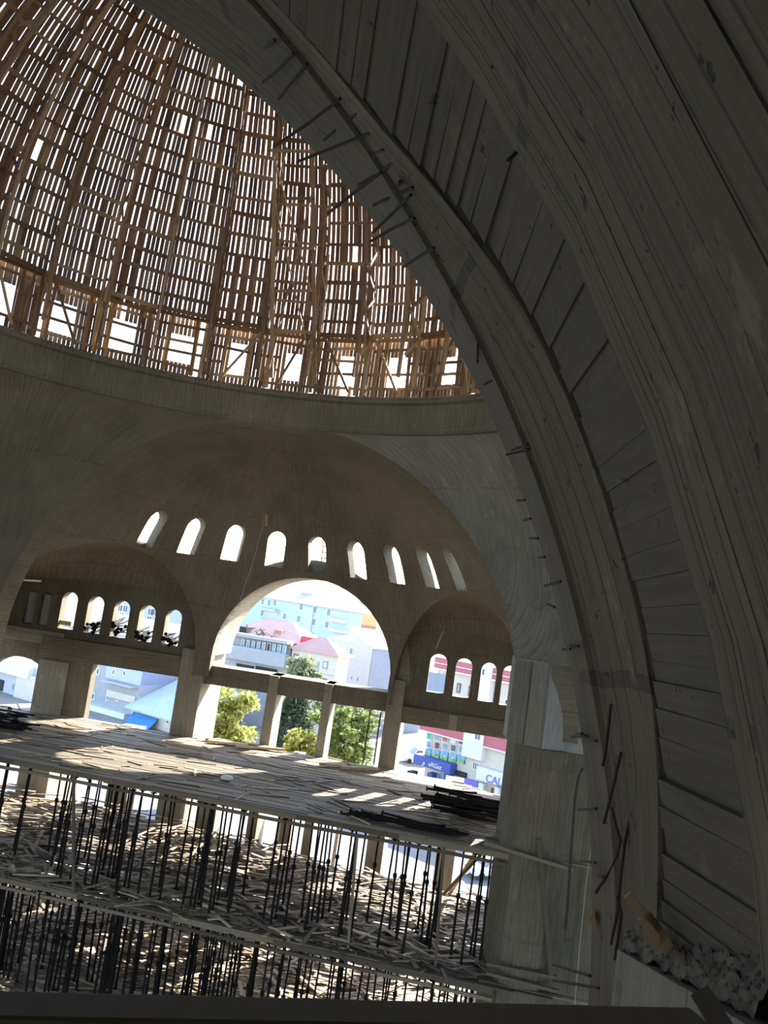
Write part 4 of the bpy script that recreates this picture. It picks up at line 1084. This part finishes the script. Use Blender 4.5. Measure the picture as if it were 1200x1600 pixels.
# houses left of the piers
a = ((131, 1090), 8.6, (214, 1104), 8.2)
f = house('grey_apartment', 'grey apartment house with cream balcony above the white shop fascia', *a, ztop_at(*a, 170, 1030), .9, 'grey_mid')
for x, y, c in ((153.5, 1049, 'grey_mid'), (146, 1088, 'grey_mid')): fwin(f, x, y, .052, .085, 'white', 'glass', 0)
g0 = f.hit(167, 1050)[0]
fbox(f, g0, f.L, f.hit(190, 1064)[1], f.zt, -.5, .02).build('upper_wing', 'lilac', f.root)
for x, y in ((178, 1050), (195, 1052)):
    g = facade((131, 1090), 8.58, (214, 1104), 8.18); g.root = f.root; fwin(g, x, y, .048, .075, 'white', 'glass', 0)
fpart(f, 'balcony', 'grey_light', (170, 1062), (215, 1075), -.01, .12)
fpart(f, 'balcony_wall', 'cream', (169, 1077), (211, 1099), -.01, .02)
for x, y in ((169, 1090), (184, 1091)): fwin(f, x, y, .045, .075, 'white', 'glass', 0)
fpart(f, 'fascia', 'white', (135, 1107), (208, 1115), -.01, .14)
(u0, z0) = f.hit(136, 1107)
for x, y in ((137.5, 1108), (136.5, 1115)): fpart(f, 'logo', 'pink', (x - 2.5, y - 2.5), (x + 2.5, y + 2.5), .13, .146)
me = text_mesh('örs', .6); u, z = f.hit(146.5, 1112.5); o = link('lettering', me, 'pink', f.root)
o.matrix_basis = Matrix.Translation(f.pt(u, z, .147)) @ Matrix(((f.d[0], 0, f.n[0]), (f.d[1], 0, f.n[1]), (0, 1, 0))).to_4x4()
fpart(f, 'shopfront', 'grey_light', (147, 1120), (185, 1132), -.01, .02); fpart(f, 'shop_door', 'glass', (193, 1122), (200, 1138), -.01, .02)
a = ((205, 1110), 8.1, (300, 1130), 7.6)
f = house('sheet_roof_house', 'low house with pale blue sheet roof and blue awning', *a, ztop_at(*a, 240, 1113), .75, 'cream')
zt = f.zt; mb = MB(); zr = zt + .34
mb.add([f.pt(-.03, zt, .08), f.pt(f.L + .05, zt - .01, .08), f.pt(f.L + .05, zr, -.75), f.pt(-.03, zr, -.75), f.pt(-.03, zt - .02, .08), f.pt(f.L + .05, zt - .03, .08), f.pt(f.L + .05, zr - .02, -.75), f.pt(-.03, zr - .02, -.75)], [(0, 1, 2, 3), (7, 6, 5, 4), (0, 4, 5, 1), (1, 5, 6, 2), (2, 6, 7, 3), (3, 7, 4, 0)]); mb.build('roof', 'blue_roof', f.root)
(u0, z0), (u1, z1) = f.hit(210, 1116), f.hit(248, 1131)
mb = MB(); zz = f.hit(228, 1117)[1]; zl = f.hit(228, 1131)[1]
mb.add([f.pt(u0, zz, .02), f.pt(u1, zz, .02), f.pt(u1 + .02, zl, .16), f.pt(u0 + .03, zl, .16), f.pt(u0, zz - .015, .02), f.pt(u1, zz - .015, .02), f.pt(u1 + .02, zl - .015, .16), f.pt(u0 + .03, zl - .015, .16)], [(0, 1, 2, 3), (7, 6, 5, 4), (0, 4, 5, 1), (1, 5, 6, 2), (2, 6, 7, 3), (3, 7, 4, 0)]); mb.build('awning', 'awning', f.root)
fwin(f, 235.5, 1140, .045, .06, 'white', 'black', 0); fwin(f, 262, 1128, .05, .05, 'white', 'glass', 0)
a = ((208, 1070), 10.5, (250, 1075), 10.5)
f = house('yellow_house', 'yellow stone house with a dark round window', *a, ztop_at(*a, 232, 1046), .7, 'yellow')
u, z = f.hit(230, 1059); mb = MB(); mb.tube([f.pt(u, z, -.01), f.pt(u, z, .012)], .32, 18); mb.build('round_window', 'black', f.root)
hip_roof(f, 0, f.L, -.7, 0, f.zt, .15, 'pink_roof')
a = ((251, 1070), 11.4, (300, 1080), 11.2)
f = house('brick_house', 'grey and faded red house behind the pale blue sheet roof', *a, ztop_at(*a, 265, 1050), .7, 'grey_mid')
fpart(f, 'brick_band', 'pink_roof', (246, 1076), (300, 1083), -.01, .01); hip_roof(f, 0, f.L, -.7, 0, f.zt, .12, 'pink_roof')
a = ((-60, 1100), 9.0, (57, 1110), 8.3)
f = house('white_house', 'white flat-roofed house seen through the small side arch', *a, ztop_at(*a, 30, 1036), .8, 'grey_light')
fpart(f, 'side_wall', 'cream', (34, 1050), (57, 1125), -.01, .06)
fwin(f, 21, 1073, .035, .085, 'grey_light', 'glass', 0); fpart(f, 'opening', 'black', (-4, 1060), (4, 1080), -.01, .012)
fpart(f, 'canopy', 'white', (-20, 1096), (50, 1099), -.01, .25); fpart(f, 'roof_slab', 'white', (-40, 1036), (56, 1033), -.3, .08)
fpart(f, 'gatepost', 'white', (22, 1108), (28, 1128), .2, .26)
# houses seen in the left small windows
a = ((60, 985), 13.0, (300, 1012), 12.0)
f = house('long_white_house', 'long white roofed house behind the small arched windows', *a, ztop_at(*a, 180, 990), 1.4, 'grey_light')
hip_roof(f, 0, f.L, -1.4, 0, f.zt, .30, 'white_roof', .05, .2)
for x in (94, 106, 146, 188, 226, 238, 268, 276): fwin(f, x, 1000 + (x - 90) * .13, .09, .12, 'white', 'glass')
a = ((170, 975), 17.0, (310, 985), 17.0)
f = house('lilac_block', 'pale lilac apartment block behind the third and fourth small windows', *a, ztop_at(*a, 230, 936), 1.2, 'lilac')
for x, y in ((188, 950), (196, 951), (235, 956), (242, 957), (190, 963), (233, 968)): fwin(f, x, y, .12, .16)
hip_roof(f, 0, f.L, -1.2, 0, f.zt, .15, 'pink_roof')

# the shop building with red cornices
a = ((664, 1200), 7.35, (836, 1235), 6.55)
zt = ztop_at(*a, 720, 1033)
f = house('shop_building', 'cream shop building with red cornice bands beyond the right-hand windows', *a, zt, 1.2, 'cream')
def band(f, p0, p1, h0, h1, mat, name, o0=-.02, o1=.06):
    (u0, z0), (u1, z1) = f.hit(*p0), f.hit(*p1); return fbox(f, u0, u1, z0 - h1, z0 - h0, o0, o1).build(name, mat, f.root)
L0 = f.hit(664, 1033)[0]
fbox(f, -.02, f.L + .1, zt - .115, zt, -.02, .05).build('upper_cornice', 'red_band', f.root)
fbox(f, -.02, f.L + .1, zt - .066, zt - .058, -.02, .058).build('cornice_strip', 'white', f.root)
fbox(f, -.02, f.L + .1, zt - .130, zt - .115, -.02, .062).build('cornice_strip', 'white', f.root)
zc = f.hit(690, 1139)[1]
fbox(f, f.hit(660, 1140)[0], f.hit(731, 1150)[0], zc - .05, zc + .05, -.02, .06).build('lower_cornice', 'red_band', f.root)
fbox(f, f.hit(660, 1140)[0], f.hit(731, 1150)[0], zc - .062, zc - .05, -.02, .065).build('cornice_strip', 'white', f.root)
zc2 = f.hit(790, 1165)[1]
fbox(f, f.hit(762, 1150)[0], f.L + .1, zc2 - .05, zc2 + .06, -.02, .06).build('lower_cornice', 'red_band', f.root)
fbox(f, f.hit(762, 1150)[0], f.L + .1, zc2 - .062, zc2 - .05, -.02, .065).build('cornice_strip', 'white', f.root)
fpart(f, 'grey_panel', 'grey_blue', (666, 1048), (698, 1090), -.01, .012)
fwin(f, 691, 1052, .03, .045, 'white', 'glass_b', 0)
for x, y in ((717, 1075), (735, 1080), (800, 1085), (752, 1090)): fwin(f, x, y, .05, .10, 'brown', 'glass_b', 0)
# projecting white bay
(u0, z0), (u1, z1) = f.hit(731, 1145), f.hit(762, 1150)
fbox(f, u0, u1, f.hit(745, 1185)[1], zt + .03, -.02, .07).build('bay', 'white', f.root)
g = facade((664, 1200), 7.35 - .075, (836, 1235), 6.55 - .075); g.root = f.root
fwin(g, 747, 1151, .075, .075, 'cream', 'glass', 1); fwin(g, 756, 1050, .05, .08, 'white', 'glass', 0)
fwin(f, 744, 1197, .085, .085, 'white', 'glass', 2); fwin(f, 797, 1195, .085, .125, 'brown', 'white', 0, .014); fwin(f, 797, 1195, .05, .095, 'white', 'glass', 1, .01)
# shop glazing with posters
for r, (dy, mats) in enumerate(((0, ('green', 'grey_mid', 'brown_red', 'white', 'brown')), (13, ('brown_red', 'brown', 'glass', 'glass', 'brown_red')))):
    for i in range(5):
        x = 672 + i * 12.6; y = 1150 + dy + i * 1.9; (u, z) = f.hit(x, y)
        o = fbox(f, u - .036, u + .036, z - .036, z + .036, -.01, .016).build('window', 'white', f.root)
        fbox(f, u - .030, u + .030, z - .030, z + .030, 0, .02).build('pane', ('glass_b', mats[i])[i % 2 if r else (0 if i == 1 else 1)], o)
for i in range(5):
    x = 670 + i * 13.2; y = 1176 + i * 2.6; (u, z) = f.hit(x, y)
    o = fbox(f, u - .037, u + .037, z - .042, z + .042, -.01, .02).build('poster', 'sky_print', f.root)
    fbox(f, u - .037, u + .037, z - .042, z - .002, .0, .0215).build('poster_grass', 'grass_print', o)
    c_ = f.pt(u + ru(-.012, .012), z - .002, .0215); mb = MB(); mb.tube([c_, c_ + Vector((f.n[0], f.n[1], 0)) * .02], .13, 10); mb.build('poster_flower', ('pink', 'red', 'white', 'white', 'pink')[i], o)
def sign(f, mat, p0, p1, hgt, o1, body, size, lm, pos, name='sign', font_o=.004):
    (u0, z0), (u1, z1) = f.hit(*p0), f.hit(*p1); zc = (z0 + z1) / 2
    s_ = fbox(f, u0, u1, zc - hgt / 2, zc + hgt / 2, -.01, o1).build(name, mat, f.root)
    for b, sz, pp in zip(body, size, pos):
        u, z = f.hit(*pp); me = text_mesh(b, sz, .03); o = link('lettering', me, lm, s_)
        g_ = (z - zc)
        o.matrix_basis = Matrix.Translation(f.pt(u, zc + g_ * 1.0, o1 + font_o)) @ Matrix(((f.d[0], 0, f.n[0]), (f.d[1], 0, f.n[1]), (0, 1, 0))).to_4x4()
    return s_
s_ = sign(f, 'sign_blue', (657, 1185), (714, 1200), .10, .12, ('eRGaz',), (.78,), 'white', ((691, 1196),))
(u, z) = f.hit(672.5, 1192.5)
for du, dz, w_, h_ in ((-.012, -.018, .006, .020), (-.004, -.012, .010, .006), (.004, .004, .008, .028), (.010, .016, .012, .006), (.016, .006, .006, .016), (.008, -.010, .010, .006)):
    fbox(f, u + du - w_ / 2, u + du + w_ / 2, z + dz - h_ / 2, z + dz + h_ / 2, .118, .126).build('logo_bar', 'white', s_)
for x in (679, 705): fpart(f, 'door_pillar', 'sign_blue', (x - 2, 1206), (x + 2, 1232), -.01, .1)
for x in (685, 692, 699): fpart(f, 'shop_pane', 'glass_b', (x - 3, 1208), (x + 3, 1232), -.01, .02)
fpart(f, 'dark_shopfront', 'black', (714, 1203), (729, 1216), -.01, .03); fpart(f, 'base_wall', 'grey_mid', (713, 1218), (731, 1240), -.01, .04)
sign(f, 'sign_purple', (728, 1220), (749, 1226), .06, .03, (), (), 'white', ())
s_ = sign(f, 'white', (753, 1208), (836, 1228), .125, .10, ('CALAB',), (1.25,), 'sign_purple', ((789, 1221),))
fpart(f, 'shop_pane', 'brown', (769, 1231), (779, 1242), -.01, .02); fpart(f, 'shop_post', 'white', (780, 1228), (784, 1252), -.01, .08); fpart(f, 'shop_post', 'white', (753, 1222), (759, 1242), -.01, .06)
# dark stacked crates in front of the shop
for i, (x, y) in enumerate(((664, 1205), (661, 1213), (664, 1220))):
    (u, z) = f.hit(x, y); o = fbox(f, u - .032, u + .032, z - .017, z + .017, .16, .26).build('crate', 'black'); tag(o, ('topmost dark crate stacked at the corner of the navy sign', 'middle dark crate stacked under the navy sign corner', 'lowest dark crate stacked under the navy sign corner')[i], 'crate')

# ------------------------------------------------------------------ vehicles
def car(name, label, P, ang, L, Wd, H, van=False):
    r = empty(name, P); r.rotation_euler.z = ang; tag(r, label, 'car')
    if van: prof = [(-L / 2, .35), (L / 2 - .1, .35), (L / 2, .75), (L / 2 - .25, 1.05), (L / 2 - 1.1, 1.2), (L / 2 - 1.9, H), (-L / 2 + .1, H), (-L / 2, 1.2)]
    else: prof = [(-L / 2, .35), (L / 2 - .1, .35), (L / 2, .7), (L / 2 - .2, .9), (L / 2 - 1.2, 1.0), (L / 2 - 1.9, H), (-L / 2 + 1.0, H), (-L / 2 + .3, 1.0), (-L / 2, .9)]
    mb = MB(); mb.prism(prof, lambda x, z: (x, -Wd / 2, z), lambda x, z: (x, Wd / 2, z)); b = local('body', mb.mesh('body'), r, 'white')
    md = b.modifiers.new('bevel', 'BEVEL'); md.width = .09; md.segments = 2
    zt0 = 1.05 if not van else 1.2
    for s in (-1, 1):
        mb = MB(); pr = [(-L / 2 + .7, zt0), (L / 2 - 1.35, zt0), (L / 2 - 1.95, H - .12), (-L / 2 + 1.1, H - .12)]
        if van: pr = [(L / 2 - 2.6, zt0), (L / 2 - 1.3, zt0), (L / 2 - 1.9, H - .2), (L / 2 - 2.6, H - .2)]
        mb.prism(pr, lambda x, z: (x, s * (Wd / 2 - .02), z), lambda x, z: (x, s * (Wd / 2 + .012), z)); local('side_window', mb.mesh('side_window'), r, 'glass')
    zz = (1.0, H) if not van else (1.2, H)
    x0, x1 = (L / 2 - 1.2, L / 2 - 1.9) if not van else (L / 2 - 1.1, L / 2 - 1.9)
    mb = MB(); mb.add([(x0 - .05 + .02, -Wd / 2 + .12, zz[0] + .06), (x0 - .05 + .02, Wd / 2 - .12, zz[0] + .06), (x1 + .08 + .02, Wd / 2 - .15, zz[1] - .04), (x1 + .08 + .02, -Wd / 2 + .15, zz[1] - .04)], [(0, 1, 2, 3)]); local('windscreen', mb.mesh('windscreen'), r, 'glass')
    for sx in (-1, 1):
        for sy in (-1, 1):
            mb = MB(); x = sx * (L / 2 - .8); mb.tube([(x, sy * (Wd / 2 - .2), .33), (x, sy * (Wd / 2 + .02), .33)], .33, 16); local('wheel', mb.mesh('wheel'), r, 'rubber')
    for s in (-1, 1):
        mb = MB(); mb.box(L / 2 - .12, L / 2 - .03, s * Wd * .36 - .18, s * Wd * .36 + .18, .68, .84); local('headlight', mb.mesh('headlight'), r, 'glass_b')
    return r
P = atz(652, 1192, GB + .002); car('van', 'white van parked beyond the pier left of the navy shop sign', V(*P), PI + .35, 4.6, 1.9, 2.1, True)
P = atz(764, 1370, GB + .002); car('car', 'white car parked below the deck beside the faceted pier', V(*P), -2.6, 4.3, 1.75, 1.42)

# ------------------------------------------------------------------ trees
def tree(name, label, px, py, Y, rx, rz, mat, n, leaf, trunk=.14, cone=False):
    C = V(*at(px, py, Y)); g0 = V(0, 0, GB).z; r = empty(name, (C.x, C.y, g0)); tag(r, label, 'tree', None)
    mb = MB(); cl = [(Vector((random.gauss(0, .45) * rx, random.gauss(0, .45) * rx, ru(-1, .9) * rz)), ru(.14, .5)) for _ in range(44)]
    for i in range(n):
        if cone:
            t = rnd() ** 1.4; z = -rz + 2 * rz * t; rr = rx * (1.05 - t) * (.35 + .65 * rnd() ** .5); a = ru(0, 2 * PI); p = Vector((rr * math.cos(a), rr * math.sin(a), z - .12 * rr))
        else:
            c, cr_ = random.choice(cl); v = Vector((random.gauss(0, 1), random.gauss(0, 1), random.gauss(0, 1))).normalized() * cr_ * rx * rnd() ** .4
            p = c + v
            if (p.x / rx) ** 2 + (p.y / rx) ** 2 + (p.z / rz) ** 2 > 1.15: p *= .75
        q = C + p; d = Vector((ru(-1, 1), ru(-1, 1), ru(-.8, .8))).normalized(); e = d.cross(Vector((ru(-1, 1), ru(-1, 1), ru(-1, 1)))).normalized(); s2 = leaf * ru(.6, 1.3)
        mb.add([q - d * s2, q + e * s2 * .45, q + d * s2, q - e * s2 * .45], [(0, 1, 2, 3)])
    o = mb.build('foliage', mat, r); o['kind'] = 'stuff'
    mb = MB(); mb.tube([(C.x, C.y, g0), (C.x + .1, C.y, g0 + (C.z - g0) * .6), (C.x, C.y, C.z + rz * .5)], [trunk, trunk * .75, trunk * .3], 7); mb.build('trunk', 'bark', r)
    for i in range(7):
        a = ru(0, 2 * PI); z = C.z + rz * ru(-.8, .4); b = Vector((C.x, C.y, z)); e = b + Vector((math.cos(a) * rx * .7, math.sin(a) * rx * .7, rz * .3))
        mb = MB(); mb.tube([b, (b + e) / 2 + Vector((0, 0, .1)), e], [trunk * .4, trunk * .3, trunk * .1], 5); mb.build('branch', 'bark', r)
tree('leafy_bush', 'yellow-green leafy bush left of the central arch columns', 356, 1122, 2.75, 2.0, 2.4, 'leaf_y', 6500, .17)
tree('conifer', 'dark grey-green conifer between the two slender columns', 459, 1128, 3.3, 2.7, 3.6, 'leaf_d', 10000, .17, .2, True)
tree('leafy_bush', 'green leafy bush between the slender column and the rebar cage', 545, 1160, 2.8, 1.8, 2.2, 'leaf_g', 6000, .17)
tree('leafy_bush', 'low green bush at the foot of the conifer', 470, 1165, 2.75, 1.2, 1.0, 'leaf_y', 2600, .15)
tree('garden_tree', 'olive green tree in front of the cream house', 474, 1052, 6.0, 2.1, 1.9, 'leaf_o', 4500, .26)
tree('garden_tree', 'dark olive tree behind the yellow-green bush', 335, 1090, 3.6, 1.6, 2.6, 'leaf_o', 3000, .18)
tree('garden_tree', 'hazy olive trees behind the road beside the rebar cage', 545, 1112, 7.5, 5.0, 2.0, 'leaf_o', 4500, .35)
# long timbers lying at the far edge of the deck, rebar cage, plastic bag
for i in range(9):
    x = 334 + i * 10 + ru(-3, 3); y = 1156 + (x - 334) * .16 + ru(-2, 3); c = V(*atz(x, y, DZ + .012)); a = ru(.1, .6)
    d = Vector((math.cos(a), math.sin(a), 0)) * ru(.5, 1.1); mb = MB(); mb.beam(c - d, c + d, .16, .12); tag(mb.build('sawn_post', 'wood_pale'), 'pale sawn post lying at the far deck edge below the yellow-green bush', 'timber', 'pale posts at the deck edge')
for i in range(6):
    x = 515 + i * 11 + ru(-3, 3); y = 1192 + (x - 515) * .17 + ru(-2, 3); c = V(*atz(x, y, DZ + .012)); a = ru(.2, .9)
    d = Vector((math.cos(a), math.sin(a), 0)) * ru(.4, .9); mb = MB(); mb.beam(c - d, c + d, .16, .12); tag(mb.build('sawn_post', 'wood_pale'), 'pale sawn post lying at the far deck edge near the rebar cage', 'timber', 'pale posts near the cage')
cage = empty('rebar_cage', V(.37, 1.96, DZ)); tag(cage, 'tall rebar column cage standing beside the pier in the central arch', 'rebar cage')
cx0, cx1 = .350, .398
for x in (cx0, cx1):
    for y in (1.94, 1.985): mb = MB(); mb.tube([V(x, y, DZ), V(x, y, -.132)], .022, 5); mb.build('bar', 'rebar', cage)
for i in range(9):
    z = DZ + .02 + i * .024; mb = MB(); q = [V(cx0, 1.94, z), V(cx1, 1.94, z), V(cx1, 1.985, z), V(cx0, 1.985, z), V(cx0, 1.94, z)]; mb.tube(q, .016, 4); mb.build('stirrup', 'rebar', cage)
P = atz(353, 1220, DZ); mb = MB(); c = V(*P)
mb.add([c + Vector(v) for v in ((-.42, -.25, 0), (.4, -.3, 0), (.45, .3, 0), (-.4, .3, 0), (-.28, -.1, .28), (.22, -.12, .33), (.3, .15, .27), (-.2, .18, .22))], [(3, 2, 1, 0), (4, 5, 6, 7), (0, 1, 5, 4), (1, 2, 6, 5), (2, 3, 7, 6), (3, 0, 4, 7)])
o = mb.build('plastic_bag', 'plastic'); md = o.modifiers.new('soften', 'SUBSURF'); md.levels = md.render_levels = 2; tag(o, 'crumpled white plastic bag on the edge of the upper deck', 'bag')
# ladder-like wooden form in the fifth half-dome window, plank bits in the small windows
a5 = WIN_A[4]; lad = empty('window_form', V(.03, 1.98, .44)); tag(lad, 'wooden form with rungs left in the middle half dome window', 'formwork')
for x in (.034, .062): mb = MB(); mb.beam(V(x, 1.99, .43), V(x, 1.93, .585), .07, .07, (0, 1, 0)); mb.build('rail', 'wood_pale', lad)
for i in range(5): mb = MB(); z = .455 + i * .026; mb.beam(V(.034, 1.985 - (z - .43) * .39, z), V(.064, 1.985 - (z - .43) * .39, z), .05, .07); mb.build('rung', 'wood', lad)
timber('window_plank', 'wooden plank lying on the sill of the fourth right-hand window', (790, 1096), (801, 1098), 1.97, 1.97, .2, .15, 'wood_orange', 'plank')
timber('window_plank', 'broken wooden board on the sill of the first window beside the blind niches', (94, 972), (112, 975), 1.97, 1.97, .25, .12, 'wood_orange', 'plank')
